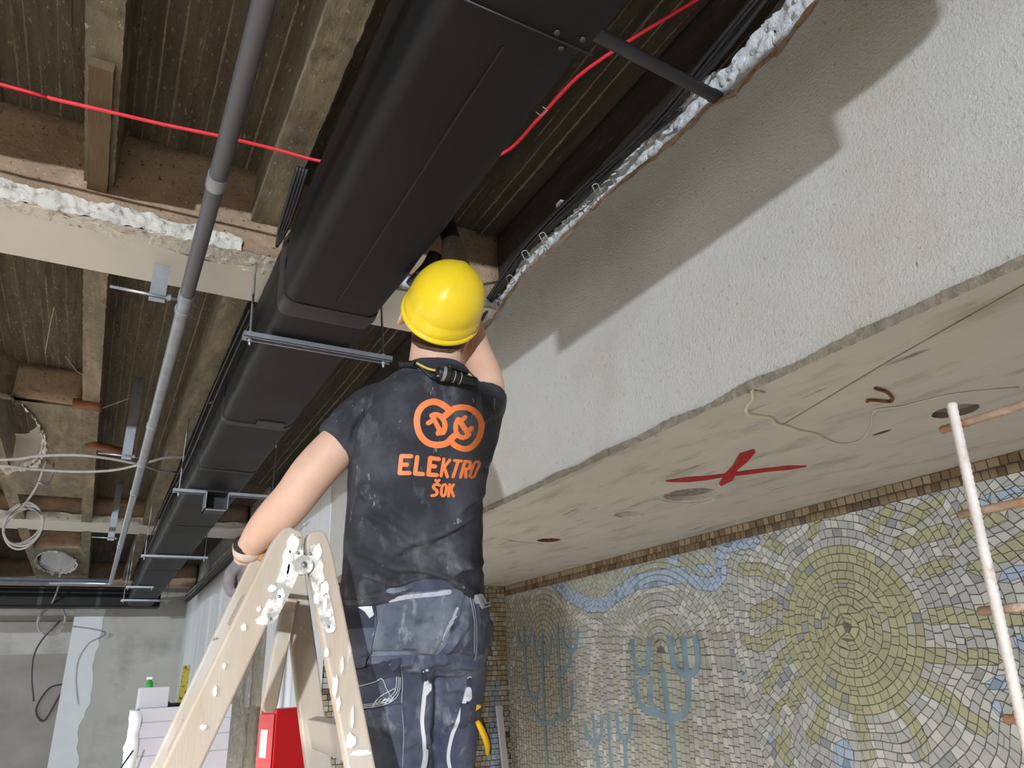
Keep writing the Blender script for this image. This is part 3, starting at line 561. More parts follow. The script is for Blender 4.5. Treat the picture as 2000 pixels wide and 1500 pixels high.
mb = MB(); mb.box((DX0+.01, -.34, Z(1.187)), (DX1-.005, .30, Z(DB)-.008)); obj('shadow_step_box', mb, M['duct'], dt, bevel=.01)  # unseen box added under the duct to step its shadow on the beam
mb = MB(); mb.box((DX0+.17, 3.70, Z(DB)-.008), (DX0+.31, 3.78, Z(DB)+.002)); obj('tape_patch', mb, M['duct_seam'], dt, bevel=.002)
mb = MB(); mb.tube([(DX0-.005, .945, Z(DB)-.012), (DX1+.005, .945, Z(DB)-.012)], .0022, 6); obj('bead', mb, M['steel_dk'], dt, True)
mb = MB(); mb.box((DX0+.18, 1.02, Z(DB)-.004), (DX0+.184, 2.3, Z(DB)+.004)); obj('seam', mb, M['duct_seam'], dt)
for (x, y) in ((.69, .93), (.72, .96), (.75, .92)):
    mb = MB(); mb.ellipsoid((x, y, Z(DB)-.011), (.008, 0, 0), (0, .008, 0), (0, 0, .005), 8, 6); obj('rivet', mb, M['steel_dk'], dt, True)
for k, (dx, z0, z1) in enumerate(((-.035, 1.52, 1.535), (-.03, 1.44, 1.455))):
    mb = MB(); mb.tube(smooth_path([(DX0+dx, y, Z(z0)+.02*math.sin(y*2+k)) for y in np.arange(2.9, 9, .4)], 3), .006, 6); tag(obj('control_cable', mb, M['black_cable'], None, True), 'black cable strung along the left side of the duct, %s of the two' % ('upper' if k == 0 else 'lower'), 'cable', 'cables along the duct side')
fh = thing('lead_bunch', (DX0-.03, 2.2, Z(1.58)), 'bunch of dark flexible leads tucked beside the duct below the white broken plaster', 'cables')
for q in range(4): mb = MB(); mb.tube(smooth_path([(DX0-.02-.01*q, 2.02, Z(1.62)), (DX0-.022-.01*q, 2.15, Z(1.56)), (DX0-.02-.008*q, 2.30, Z(1.55)), (DX0-.015, 2.5, Z(1.60))], 4), .007, 6); obj('lead', mb, M['black_cable'], fh, True)
cd = thing('cross_duct', (-2, 13.3, Z(DB)), 'dark duct crossing the far end at right angles above the pier', 'duct')
for i, (a, b) in enumerate(((-5, -2.0), (-2.0, -.75), (-.75, .02), (.02, .9))):
    mb = MB(); mb.loft([[(x, 13.2+p[0], p[1]) for p in rrect(0, .4, Z(1.30), Z(1.60), .03)] for x in (a+.006, b-.006)]); obj('duct_segment', mb, M['duct'], cd, 45)
for x in (-2.0, -.75, .02):
    mb = MB(); mb.loft([[(xx, 13.2+p[0], p[1]) for p in rrect(-.006, .406, Z(1.294), Z(1.606), .03)] for xx in (x-.03, x+.03)]); obj('joint_band', mb, M['duct_seam'], cd, 45)
def hanger(pa, pb, h, ra, rb, top, label, wd=.022, mtl='galv'):
    a, b = onh(*pa, h), onh(*pb, h); y = (a[1]+b[1])/2; a[1] = b[1] = y
    t = thing('duct_hanger', ((a[0]+b[0])/2, y, Z(h)), label, 'hanger', 'trapeze hangers under the air duct')
    a0, b0 = np.array(a), np.array(b)
    mb = MB(); th = .0025
    mb.box((a[0], y-wd, Z(h)), (b[0], y+wd, Z(h)+th)); mb.box((a[0], y-wd, Z(h)-.02), (b[0], y-wd+th, Z(h))); mb.box((a[0], y+wd-th, Z(h)-.02), (b[0], y+wd, Z(h)))
    mb.box((a[0], y-wd, Z(h)-.02), (b[0], y-wd+.009, Z(h)-.02+th)); mb.box((a[0], y+wd-.009, Z(h)-.02), (b[0], y+wd, Z(h)-.02+th))
    obj('rail', mb, M[mtl], t)
    for xx, (dy, ht) in ((ra, top), (rb, top)):
        xx = a[0]+(b[0]-a[0])*xx
        mb = MB(); P = [(xx, y+dy*s, Z(h)-.045+(ht-h+.045)*s) for s in np.linspace(0, 1, 40)]; mb.tube(P, [.0046+.0008*(i % 2) for i in range(40)], 8); obj('threaded_rod', mb, M[mtl], t, True)
        for z_ in (-.032, .004): mb = MB(); mb.tube([(xx, y, Z(h)+z_), (xx, y, Z(h)+z_+.009)], .009, 6); obj('nut', mb, M['galv_dull'], t)
    return t
hanger((473, 655), (767, 697), 1.285, .045, .945, (.06, HC), 'nearest steel trapeze hanger under the duct, left of the yellow helmet')
hanger((338, 955), (560, 972), 1.285, .05, .86, (0, HS), 'second steel trapeze hanger under the duct, with the black outlet box on it')
hanger((275, 1086), (407, 1087), 1.285, .05, .95, (0, HS), 'third trapeze hanger, bright thin rail under the duct beyond the outlet box', .03)
hanger((236, 1172), (331, 1172), 1.285, .05, .95, (0, HS), 'farthest trapeze hanger under the duct, just above the grey pier', .05)
hanger((246, 1146), (300, 1146), 1.285, .08, .95, (0, HS), 'short bright bracket beside the far end of the duct, above the farthest hanger', .04)
# outlet box hung on the second hanger
oy = onh(435, 965, 1.28)[1]; bx0, bx1 = onh(411, 945, 1.27)[0], onh(459, 945, 1.27)[0]
ob = thing('outlet_box', ((bx0+bx1)/2, oy, Z(1.17)), 'small open black sheet-metal box hanging from the second trapeze hanger', 'box')
y0, y1, z0, z1, th = oy-.13, oy+.03, Z(1.14), Z(1.265), .006
for nm, a_, b_ in (('bottom_plate', (bx0, y0, z0), (bx1, y1, z0+th)), ('top_plate', (bx0, y0, z1-th), (bx1, y1, z1)), ('end_plate', (bx0, y1-th, z0), (bx1, y1, z1))): mb = MB(); mb.box(a_, b_); obj(nm, mb, M['duct_seam'], ob)
for xx, nm in ((bx0, 'side_plate'), (bx1-th, 'side_plate')):
    mb = MB(); mb.box((xx, y0, z0), (xx+th, y1, z1)); obj(nm, mb, M['galv'], ob)
mb = MB(); mb.box((bx0+th, y0-.004, z0-.002), (bx1-th, y0+.03, z0)); obj('bright_lip', mb, M['galv'], ob)
# ------------------------------------------------------------------ grey pipe and its brackets
PX, PH, PR = .131, 1.45, .0265
pp = thing('steel_pipe', (PX, 5, Z(PH)), 'long grey steel pipe running under the ribs left of the duct', 'pipe')
for a, b, m_ in ((.2, 2.77, 'pipe'), (2.77, 6.15, 'galv_dull'), (6.15, 11.55, 'galv')):
    mb = MB(); mb.tube([(PX, y, Z(PH)) for y in np.linspace(a, b, 6)], PR, 20); obj('pipe_length', mb, M[m_], pp, 40)
for y in (1.98, 2.77, 4.45, 6.15, 8.6):
    mb = MB(); mb.tube([(PX, y-.03, Z(PH)), (PX, y+.03, Z(PH))], PR+.004, 20); obj('coupling', mb, M['galv_dull'], pp, 40)
mb = MB(); mb.tube([(PX+.08*(math.cos(a)-1), 11.55+.08*math.sin(a), Z(PH)) for a in np.linspace(0, 1.57, 7)]+[(-.6, 11.63, Z(PH))], PR, 14); obj('elbow', mb, M['galv'], pp, True)
mb = MB(); mb.tube([(-.6, 11.63, Z(PH)), (-6, 11.63, Z(PH))], PR, 12); obj('pipe_length', mb, M['galv_dull'], pp, True)
mb = MB(); mb.tube([(PX-.05, 11.8, Z(PH+.07)), (-6, 11.8, Z(PH+.07))], .022, 10); tag(obj('thin_pipe', mb, M['galv_dull'], None, True), 'thin grey pipe crossing above the dark cross duct at far left', 'pipe')
def bracket(py, rodpx, hs, label):
    y = onh(*py, PH)[1]
    t = thing('pipe_bracket', (PX, y, Z(PH)), label, 'bracket', 'strap brackets of the grey pipe')
    mb = MB(); mb.tube([(PX, y-.012, Z(PH)), (PX, y+.012, Z(PH))], PR+.005, 16); obj('clamp', mb, M['galv_dull'], t, 40)
    mb = MB(); mb.tube([(PX-.27, y, Z(PH)+.045), (PX, y, Z(PH)+.04)], .006, 8); obj('threaded_rod', mb, M['galv'], t, True)
    mb = MB(); mb.tube([(PX-.065, y, Z(PH)+.043), (PX-.05, y, Z(PH)+.043)], .013, 6); obj('nut', mb, M['galv_dull'], t)
    mb = MB(); mb.tube([(PX, y, Z(PH)+.02), (PX, y, Z(PH)+.06)], .006, 6); obj('bolt', mb, M['galv_dull'], t)
    mb = MB(); mb.box((PX-.13, y+.008, Z(PH)+.02), (PX-.07, y+.012, Z(HS))); obj('strap', mb, M['galv_dull'], t)
bracket((357, 605), 0, 0, 'nearest flat strap bracket of the grey pipe, below the painted soffit')
bracket((277, 905), 0, 0, 'middle strap bracket of the grey pipe, level with the sagging cables')
bracket((238, 1060), 0, 0, 'farthest strap bracket of the grey pipe, past the white beam edge')
# ------------------------------------------------------------------ cables, conduit, battens
hr = [1.74]*20
P = [onh(-60, 148, 1.74), onh(0, 165, 1.74), onh(100, 192, 1.74), onh(200, 215, 1.74), onh(320, 243, 1.74), onh(440, 268, 1.74), onh(540, 292, 1.74), onh(632, 316, 1.72), onh(760, 330, 1.70), onh(880, 330, 1.70), onh(985, 298, 1.78), onh(1050, 234, 1.80), onh(1120, 158, 1.82), onh(1180, 112, 1.84), onh(1260, 60, 1.86), onh(1360, 0, 1.88), onh(1480, -70, 1.9)]
P = [P[0]+(P[0]-P[2])*12]+P
mb = MB(); mb.tube(smooth_path(P, 6), .0062, 10); tag(obj('red_cable', mb, M['red_cable'], None, True), 'bright red cable strung across the ceiling above the duct', 'cable')
a = onh(1152, 60, 1.5); b = onx(1397, 189, XB-.005)
cn = thing('conduit', tuple(b), 'dark grey plastic conduit stub between the duct and the ragged wall edge', 'conduit')
mb = MB(); mb.tube([a+(b-a)*s for s in (0, .3, .6, .97)], [.019, .019, .019, .0195], 16); obj('tube', mb, M['conduit'], cn, 40)
mb = MB(); mb.tube([a+(b-a)*.97, b+(b-a)*.02], .022, 16); obj('socket_end', mb, M['conduit'], cn, 40)
path = [(1580, -60), (1530, 0), (1405, 148), (1332, 228), (1262, 300), (1185, 372), (1105, 440), (1035, 508), (985, 582), (945, 645), (915, 685)]
W_ = thing('cable_bundle', tuple(onx(1105, 440, XB-.05)), 'bundle of black cables clipped along the ragged top edge of the wall', 'cables')
for k in range(7):
    off = np.array((-.035-.012*(k % 3)+.008*random.random(), 0, .012*(k//3)+.006*random.random()+.028)); ph = random.random()*6
    P = [onx(*p, XB)+off+np.array((0, 0, .012*math.sin(i*1.7+ph))) for i, p in enumerate(path)]+[np.array((XB, y, Z(topedge(y)-.01)))+off for y in (3.4, 5, 8, 12, 14.8)]
    mb = MB(); mb.tube(smooth_path(P, 5), .0075 if k < 5 else .005, 8); obj('cable', mb, M['black_cable'], W_, True)
for p in ((1170, 385), (1065, 478), (1030, 512), (1000, 560)):
    q = onx(*p, XB-.04)+np.array((0, 0, .035)); mb = MB(); mb.tube([q+np.array((.020*math.cos(a)-.006, .004*math.sin(3*a), .022*math.sin(a))) for a in np.linspace(0, 6.28, 18)[:-1]], .0022, 5, True); obj('cable_tie', mb, M['tie'], W_, True)
P = [onx(1330, 215, XB-.04), onx(1300, 240, XB-.03), onx(1262, 268, XB+.0)] + [onh(1240, 278, 2.03), onh(1180, 325, 2.04), onh(1130, 368, 2.04), onh(1100, 398, 2.04)][9:] + [onx(1220, 300, XB+.01), onx(1180, 332, XB+.012), onx(1130, 370, XB+.012), onx(1100, 398, XB+.012)]
st = thing('stray_cable', tuple(P[-1]), 'single black cable leaving the bundle across the dark slab to a clip', 'cable')
mb = MB(); mb.tube(smooth_path(P, 6), .008, 8); obj('lead', mb, M['black_cable'], st, True)
q = onx(1098, 402, XB+.012); mb = MB(); mb.box(q-np.array((.02, .02, .012)), q+np.array((.02, .02, .016))); obj('clip', mb, M['tie'], st, bevel=.003)
# far wall-top conduits
for k, (h, dx) in enumerate(((1.66, .05), (1.60, .04))):
    mb = MB(); mb.tube([(XB-dx, y, Z(h)) for y in (3.3, 6.8, 10, 14.9)], .018, 8); tag(obj('wall_conduit', mb, M['galv_dull'], None, True), 'grey conduit along the top of the far white wall, %s of the pair' % ('upper' if k == 0 else 'lower'), 'conduit', 'conduits on the far wall top')
# batten under the rib
a, b = onh(200, 132, HR-.03), onh(186, 377, HR-.03)
mb = nbox((-.262, a[1], Z(HR)-.035), (-.195, b[1]+.03, Z(HR)+.0), .03, .0025, 20, 3); tag(obj('timber_batten', mb, M['wood_old'], None, 35), 'old brown timber batten nailed under the left ceiling rib', 'plank')
for k, (p, ln, ang, lb) in enumerate((((205, 875), .26, .6, 'splintered reddish wood offcut jutting from the left rib above the sagging cables'), ((170, 791), .16, 0, 'small split red wood end under the left rib beside the round light well'))):
    q = onh(*p, HR-.01); mb = nbox((-ln/2, -.05, -.02), (ln/2, .05, .02), .04, .006, 20, k); v = np.array(mb.v); c_, s_ = math.cos(ang), math.sin(ang)
    mb.v = [(q[0]+x*c_-y*s_, q[1]+x*s_+y*c_, q[2]+z_) for x, y, z_ in v]; tag(obj('wood_offcut', mb, M['wood_red'], None, True), lb, 'wood')
# sagging and coiled cables at the left
def cable(P, r, label, m_='grey_cable', name='hanging_cable', grp=None, n=8):
    mb = MB(); mb.tube(smooth_path(P, n), r, 8); return tag(obj(name, mb, M[m_], None, True), label, 'cable', grp)
hc = 1.55
cable([onh(-700, 880, hc+.1), onh(-300, 898, hc+.02), onh(0, 898, hc), onh(70, 891, hc), onh(150, 889, hc), onh(215, 896, hc), onh(275, 908, hc), onh(310, 918, 1.62), onh(360, 925, 1.7)], .010, 'grey cable sagging across the left bays, upper one of the two')
cable([onh(-700, 870, hc+.1), onh(-300, 890, hc), onh(0, 910, hc-.02), onh(60, 916, hc-.02), onh(140, 921, hc-.02), onh(215, 919, hc-.02), onh(275, 907, hc-.02), onh(320, 895, 1.60), onh(362, 893, 1.66)], .010, 'grey cable sagging across the left bays, lower one of the two')
def coil(px, py, rp, h, turns, r, lead, label):
    t = onh(px, py, h); d = (t-C)@CF; R = rp*d/F; ctr = t; P = []
    right = np.array((CR[0], CR[1], 0)); right /= np.linalg.norm(right); up = np.array((0, -.25, 1.))
    P += [onh(*q, hh) for q, hh in lead]
    for i in range(turns*14+1):
        a = math.pi*.62+2*math.pi*i/14; rr = R*(1+.05*math.sin(i*.37)); P.append(ctr+right*rr*math.cos(a)+up*rr*math.sin(a)+np.array((0, .02*math.sin(i*.31), -.02*(i//14)+.01*math.sin(i))))
    return cable(P, r, label, name='cable_coil', n=3)
coil(46, 1020, 37, 1.50, 4, .010, [((90, 900), 1.78), ((72, 950), 1.66), ((45, 988), 1.56)], 'coiled grey cable hanging below the white-edged cross beam')
coil(101, 1209, 26, 1.27, 3, .012, [((118, 1112), 1.75), ((113, 1150), 1.5), ((98, 1185), 1.32)], 'coiled grey cable hanging in front of the cross duct at far left')
cable([onh(101, 1232, 1.27), ony(118, 1212, 13.05), ony(90, 1240, 13.0), ony(68, 1275, 13.0), ony(62, 1320, 13.0), ony(66, 1370, 13.0)], .012, 'thin cable tail dangling below the far left coil', 'conduit')
cable([ony(128, 1335, 18.98), ony(95, 1345, 18.98), ony(70, 1385, 18.98), ony(85, 1408, 18.98), ony(112, 1365, 18.98), ony(126, 1340, 18.98)], .016, 'loose dark cable loop on the raw wall at far left', 'conduit')
for p, dx, lb in (((105, 905), 22, 'bent wire hook hanging between the left ribs'),):
    cable([onh(p[0], p[1], HR-.01), onh(p[0]-3, p[1]+22, HR-.1), onh(p[0]-14, p[1]+42, HR-.2), onh(p[0]-30, p[1]+36, HR-.2)], .008, lb, 'galv_dull', 'wire_hook', None, 2)
for P, lb in (([(128, 696), (150, 725), (163, 735), (165, 760)], 'fine tie wire curling off the left rib near the round light well'), ([(200, 797), (225, 788), (252, 778)], 'thin straight wire sticking out of the left rib'), ([(88, 690), (97, 640), (106, 600)], 'thin wire hanging over the brown panel face at left'), ([(405, 790), (425, 778), (432, 765), (418, 780)], 'curly pale wire beside the duct, on the second rib'), ([(505, 440), (485, 478), (520, 460)], 'thin twig-like wire at the end of the second rib')):
    cable([onh(*p, HR-.02) for p in P], .0022, lb, 'grey_cable', 'tie_wire', 'loose tie wires', 4)
mb = MB(); q = onh(1047, 218, 1.31); mb.tube([q+np.array(d) for d in ((0, 0, 0), (.018, .004, -.004), (.022, -.02, -.002), (.006, -.022, 0))], .0018, 6); tag(obj('wire_staple', mb, M['galv'], None, True), 'small bright wire staple at the right edge of the duct beside the red cable', 'staple')
# ------------------------------------------------------------------ grey pipe stub above the helmet
t0, t1, t2 = att(898, 560, 2.42), att(882, 474, 2.52), att(876, 452, 2.56)
gp = thing('pipe_stub', tuple(t0), 'grey tapered pipe stub with a black ribbed collar, above the yellow helmet', 'pipe')
mb = MB(); mb.tube([t0+(t1-t0)*s for s in (0, .3, .34, .7, 1)], [.056, .052, .049, .044, .036], 20); obj('pipe_body', mb, M['rib'], gp, 40)
mb = MB(); mb.tube([t1+(t2-t1)*s for s in np.linspace(0, 1.6, 13)], [.030+.004*(i % 2) for i in range(13)], 16); obj('ribbed_collar', mb, M['black_cable'], gp, True)
P = [att(852, 500, 2.5), att(838, 525, 2.48), att(815, 548, 2.46), att(806, 542, 2.45)]
mb = MB(); mb.tube(smooth_path(P, 4), [.03]*13, 10); tag(obj('torn_sleeve', mb, M['black_cable'], None, True), 'black torn sleeve between the duct and the grey pipe stub', 'sleeve')
# ------------------------------------------------------------------ rebar mesh at the right
v0, v1 = att(1858, 790, 1.0), att(1990, 1390, 1.0)
XR = (v0[0]+v1[0])/2; v0 = onx(1858, 788, XR); v1 = onx(1992, 1390, XR); yv = (v0[1]+v1[1])/2
rb = thing('rebar_mesh', (XR, yv, 0), 'rusty reinforcing mesh of ribbed bars standing at the right edge', 'rebar')
def rbar(a, b, r, m_, nm):
    a, b = np.array(a), np.array(b); n = int(np.linalg.norm(b-a)/.0045); mb = MB(); mb.tube([a+(b-a)*i/n for i in range(n+1)], [r*(1.0 if i % 2 else .88) for i in range(n+1)], 8); obj(nm, mb, M[m_], rb, True)
d = (v1-v0); low = v0+d*(v0[2]/-d[2])
rbar(v0, v0+d*1.6, .0080, 'rebar_pale', 'upright_bar'); rbar(v0+d*1.6, low, .0080, 'rebar_pale', 'upright_bar')
for (px, py) in ((1826, 838), (1862, 1005), (1900, 1194), (1950, 1406)):
    q = onx(px, py, XR); q = np.array((XR+.016, q[1], q[2])); rbar(q, (XR+.016, q[1]-.75, q[2]), .0068, 'rebar', 'cross_bar')
for dy in (.17, .34, .51): rbar((XR, yv-dy-.05, low[2]), (XR, yv-dy-.05, v0[2]), .0068, 'rebar', 'upright_bar')
# ------------------------------------------------------------------ things standing at the far left and behind the ladder
yb = 6.2
cb = ony(275, 1384, yb); x0 = cb[0]; zt_ = cb[2]; x1 = x0+.62
bx = thing('boxed_unit', ((x0+x1)/2, yb, 0), 'pale grey boarded unit with wrapped white side, behind the left ladder leg', 'cabinet')
mb = MB(); mb.box((x0, yb+.012, 0), (x1, yb+.6, zt_)); obj('carcass', mb, M['panel'], bx)
zz = zt_; edges = [ony(270, y, yb)[2] for y in (1384, 1412, 1443, 1478)]+[.9, .5, .02]
for i in range(len(edges)-1):
    mb = MB(); mb.box((x0+.004, yb, edges[i+1]+.003), (x1, yb+.014, edges[i]-.002)); obj('front_panel', mb, M['panel'], bx, bevel=.003)
obj('white_wrapping', nbox((x0-.05, yb-.01, .1), (x0+.012, yb+.3, zt_-.01), .05, .018, 14, 2), M['foam'], bx, True)
q = ony(268, 1384, yb+.05); mb = MB(); mb.box((q[0], yb+.05, zt_), (q[0]+.2, yb+.25, zt_+.14)); ow = obj('small_white_box', mb, M['panel'], None, bevel=.006); tag(ow, 'small white box standing on the boarded unit', 'box')
gb = ony(290, 1354, yb+.1); bt = thing('spray_bottle', (gb[0], yb+.12, zt_+.14), 'small green bottle with white cap on the white box', 'bottle')
mb = MB(); mb.loft([[(gb[0]+r*math.cos(a), yb+.12+r*math.sin(a), zt_+.14+h) for a in np.linspace(0, 6.28, 13)[:-1]] for h, r in ((0, .026), (.03, .024), (.05, .012), (.055, .010))]); obj('bottle_body', mb, M['green'], bt, 40)
mb = MB(); mb.box((gb[0]-.024, yb+.11, zt_+.193), (gb[0]+.012, yb+.13, zt_+.21)); cp = obj('white_cap', mb, M['foam'], bt)
mb = MB(); mb.box((gb[0]-.008, yb+.112, zt_+.18), (gb[0]+.008, yb+.128, zt_+.195)); obj('neck', mb, M['foam'], cp)
q = ony(318, 1374, yb+.1); mb = MB(); mb.tube([(q[0]-.012, yb+.1, zt_+.025), (q[0]+.0, yb+.1, zt_+.028), (q[0]+.03, yb+.1, zt_+.02), (q[0]+.05, yb+.1, zt_+.014), (q[0]+.2, yb+.12, zt_+.012)], [.012, .025, .022, .013, .012], 10); tag(obj('black_tool', mb, M['lampblk'], None, 40), 'black hand tool lying on the boarded unit', 'tool')
lv0, lv1 = ony(352, 1378, yb+.15), ony(366, 1300, yb+.2)
mb = MB(); mb.bar((lv0[0], yb+.15, zt_+.001), (lv1[0], yb+.22, lv1[2]), .05, .02, (1, 0, 0)); tag(obj('spirit_level', mb, M['olive'], None), 'yellow marked level leaning upright on the boarded unit beside the ladder', 'level')
mb = MB(); q = ony(236, 1500, yb-.3); q2 = ony(260, 1466, yb-.2); mb.tube([q+np.array((-.1, 0, -.3)), q, q2], .006, 6); tag(obj('blue_rod', mb, mat('dark_blue_plastic', S(50, 56, 110), .5), None, True), 'thin dark blue rod leaning on the white wrapped side of the unit', 'rod')
# red cabinet seen on its corner
c0 = ony(541, 1385, 5.2)+np.array((0, 0, 0)); zr = c0[2]
rc = thing('red_cabinet', (c0[0], 5.2, 0), 'tall red metal cabinet with a white label, behind the ladder', 'cabinet')
A = np.array((c0[0]-.06, 5.65)); B = np.array((c0[0], 5.2)); D_ = np.array((c0[0]+.30, 5.35)); E_ = A+D_-B
A = np.array((ony(510, 1395, 5.42)[0], 5.42)); E_ = A+D_-B
mb = MB(); mb.prism([(*p, .02) for p in (A, B, D_, E_)], (0, 0, zr-.02)); obj('body', mb, M['red_box'], rc, bevel=.006)
nrm = np.array((-(A-B)[1], (A-B)[0])); nrm = nrm/np.linalg.norm(nrm); nrm = nrm if nrm[0] < 0 else -nrm
pa, pb = B+(A-B)*.06+nrm*.006, A+nrm*.006; mb = MB(); mb.prism([(*pa, .1), (*pb, .1), (*pb, zr-.03), (*pa, zr-.03)], (nrm[0]*.006, nrm[1]*.006, 0)); obj('pale_door', mb, M['red_pale'], rc, bevel=.003)
pa, pb = B+(A-B)*.34+nrm*.014, B+(A-B)*.78+nrm*.014; za, zb_ = ony(520, 1480, 5.3)[2], ony(520, 1425, 5.3)[2]
mb = MB(); mb.prism([(*pa, za), (*pb, za), (*pb, zb_), (*pa, zb_)], (nrm[0]*.002, nrm[1]*.002, 0)); obj('label_plate', mb, M['label'], rc)
for k, px in enumerate((548, 566)):
    q = ony(px, 1300, 6.3); mb = MB(); mb.tube([(q[0], 6.3, 0), (q[0], 6.3, 2.2)], .028, 12); tag(obj('plastic_pipe', mb, M['pvc'], None, True), 'upright white plastic pipe behind the red cabinet, %s of the two' % ('left one' if k == 0 else 'right one'), 'pipe', 'white pipes behind the red cabinet')
q0, q1 = att(974, 1378, 5.5), att(990, 1505, 5.4)
mb = MB(); mb.bar(q0, (q0[0]+.1, q0[1]-.04, 0), .045, .025, (1, 0, 0)); tag(obj('plastic_profile', mb, M['panel'], None), 'pale grey plastic strip leaning in the mosaic corner beside the pliers', 'strip')
# ------------------------------------------------------------------ step ladder
LY0, LY1 = 1.50, 1.95
ap = ony(597, 1090, LY0); lad = thing('step_ladder', (ap[0], (LY0+LY1)/2, 0), 'old plaster-splashed wooden step ladder the man stands on', 'ladder')
def stile(top, bot, w_, th, m_='ladder', ext=True, name='stile', round_top=True):
    top, bot = np.array(top), np.array(bot); d = (bot-top)/np.linalg.norm(bot-top)
    if ext: bot = top+d*(top[2]/-d[2])
    s = np.cross(d, (0, 1, 0)); s /= np.linalg.norm(s); L_ = np.linalg.norm(bot-top); mb = MB(); rings = []
    prof = [(0, .45), (.008, .72), (.022, .9), (.045, 1), (L_, 1)] if round_top else [(0, 1), (L_*.93, 1), (L_*.97, .85), (L_*.99, .6), (L_, .3)]
    for l, k in prof: rings.append([top+d*l+s*w_/2*k*sx+np.array((0, th/2*sy, 0)) for sx, sy in ((-1, -1), (1, -1), (1, 1), (-1, 1))])
    mb.loft(rings); return obj(name, mb, M[m_], lad, bevel=.004), d, s
NLt, NLb = ony(574, 1036, LY0), ony(353, 1500, LY0); NRt, NRb = ony(613, 1040, LY0), ony(703, 1500, LY0)
FLt, FLb = ony(521, 1078, LY1), ony(323, 1500, LY1+.03); FRt, FRb = ony(566, 1082, LY1), ony(622, 1500, LY1)
_, dNL, sNL = stile(NLt, NLb, .060, .030); _, dNR, sNR = stile(NRt, NRb, .052, .030)
stile(FLt, FLb, .060, .030); stile(FRt, FRb, .060, .030)
bt_, bb_ = ony(566, 1170, LY1-.03), ony(523, 1392, LY1-.03); stile(bt_, bb_, .034, .026, 'ladder', False, 'loose_strut', False)
tip = FLt; mb = MB(); mb.bar(FLt+np.array((.004, -.018, .002)), FLt+np.array((-.01, -.018, -.03)), .035, .02, (1, 0, 0)); obj('worn_tip', mb, M['ladder_raw'], lad, bevel=.005)
def rung(P0, d0, P1, d1, h, w_=.07, th=.028, m_='ladder_step'):
    a = P0+d0*((P0[2]-h)/-d0[2]); b = P1+d1*((P1[2]-h)/-d1[2]); s = np.array((-d0[2], 0, d0[0])) if False else np.array((d0[0], 0, d0[2]))
    mb = MB(); mb.bar(a+np.array((0, .012, 0)), b-np.array((0, .012, 0)), th, w_, np.cross(d0, (0, 1, 0))); obj('tread', mb, M[m_], lad, bevel=.003)
dFL = (FLb-FLt)/np.linalg.norm(FLb-FLt); dFR = (FRb-FRt)/np.linalg.norm(FRb-FRt)
hs = ony(640, 1448, LY0+.1)[2]
for h in (hs, hs-.25, hs-.50, hs-.75, hs-1.0, hs-1.22): rung(NRt, dNR, FRt, dFR, h)
hl = ony(455, 1165, LY0+.1)[2]
for h in (hl, hl-.27, hl-.54, hl-.81, hl-1.08, hl-1.35): rung(NLt, dNL, FLt, dFL, h)
# hinge plates
HPL = []
def plate(P, name='hinge_plate', m_='plate', yo=.0):
    q = [ony(*p, LY0-.0165-yo) for p in P]; mb = MB(); mb.prism(q, (0, .003, 0)); HPL.append(obj(name, mb, M[m_], lad))
plate([(563, 1060), (580, 1052), (590, 1075), (591, 1098), (584, 1120), (566, 1160), (545, 1200), (535, 1215), (520, 1222), (508, 1212), (512, 1195), (535, 1150), (552, 1100)])
plate([(600, 1070), (616, 1062), (628, 1085), (632, 1120), (640, 1150), (650, 1190), (656, 1225), (650, 1238), (634, 1236), (624, 1205), (614, 1160), (603, 1115)])
c_ = ony(592, 1104, LY0-.02); mb = MB(); mb.tube([c_+np.array((0, -.006, 0)), c_+np.array((0, .012, 0))], .019, 20); obj('hinge_boss', mb, M['plate'], lad, 40)
mb = MB(); mb.tube([c_+np.array((0, -.009, 0)), c_+np.array((0, .44, 0))], .006, 12); obj('hinge_pin', mb, M['galv_dull'], lad, True)
for p in ((582, 1080), (606, 1082), (527, 1208), (641, 1224), (545, 1165)):
    q = ony(*p, LY0-.02); mb = MB(); mb.ellipsoid(q, (.0035, 0, 0), (0, .002, 0), (0, 0, .0035), 8, 6); obj('screw', mb, M['galv_dull'], HPL[p[0] > 592], True)
def splat(px, py, rx, ry, seed):
    q = ony(px, py, LY0-.0155); n = 22; s = (F/((q-C)@CF)); P = [(q[0]+(rx+.5*rx*noise.noise((math.cos(2*math.pi*i/n)*2, math.sin(2*math.pi*i/n)*2, seed)))*math.cos(2*math.pi*i/n)/s, q[1], q[2]+(ry+.5*ry*noise.noise((math.cos(2*math.pi*i/n)*2+5, math.sin(2*math.pi*i/n)*2, seed)))*math.sin(2*math.pi*i/n)/s) for i in range(n)]
    mb = MB(); mb.prism(P, (0, -.0022, 0)); obj('plaster_splash', mb, M['splash'], lad)
for i, a in enumerate(((572, 1062, 12, 18), (560, 1095, 8, 26), (552, 1128, 9, 8), (531, 1150, 8, 7), (620, 1078, 8, 14), (628, 1130, 5, 9), (618, 1168, 6, 12), (640, 1200, 7, 5), (654, 1340, 5, 18), (684, 1448, 10, 13), (705, 1470, 20, 5), (637, 1275, 5, 9), (476, 1225, 5, 7), (505, 1190, 4, 5), (438, 1300, 3, 6), (661, 1375, 4, 14), (592, 1112, 14, 9), (584, 1088, 9, 12), (605, 1094, 8, 10), (512, 1212, 12, 8), (645, 1228, 9, 7), (548, 1165, 7, 14), (566, 1118, 7, 16), (634, 1150, 8, 14), (625, 1108, 6, 12), (634, 1180, 4, 22), (668, 1300, 3, 16), (397, 1420, 6, 5), (420, 1350, 4, 10), (688, 1400, 3, 18))): splat(*a, i*1.7)
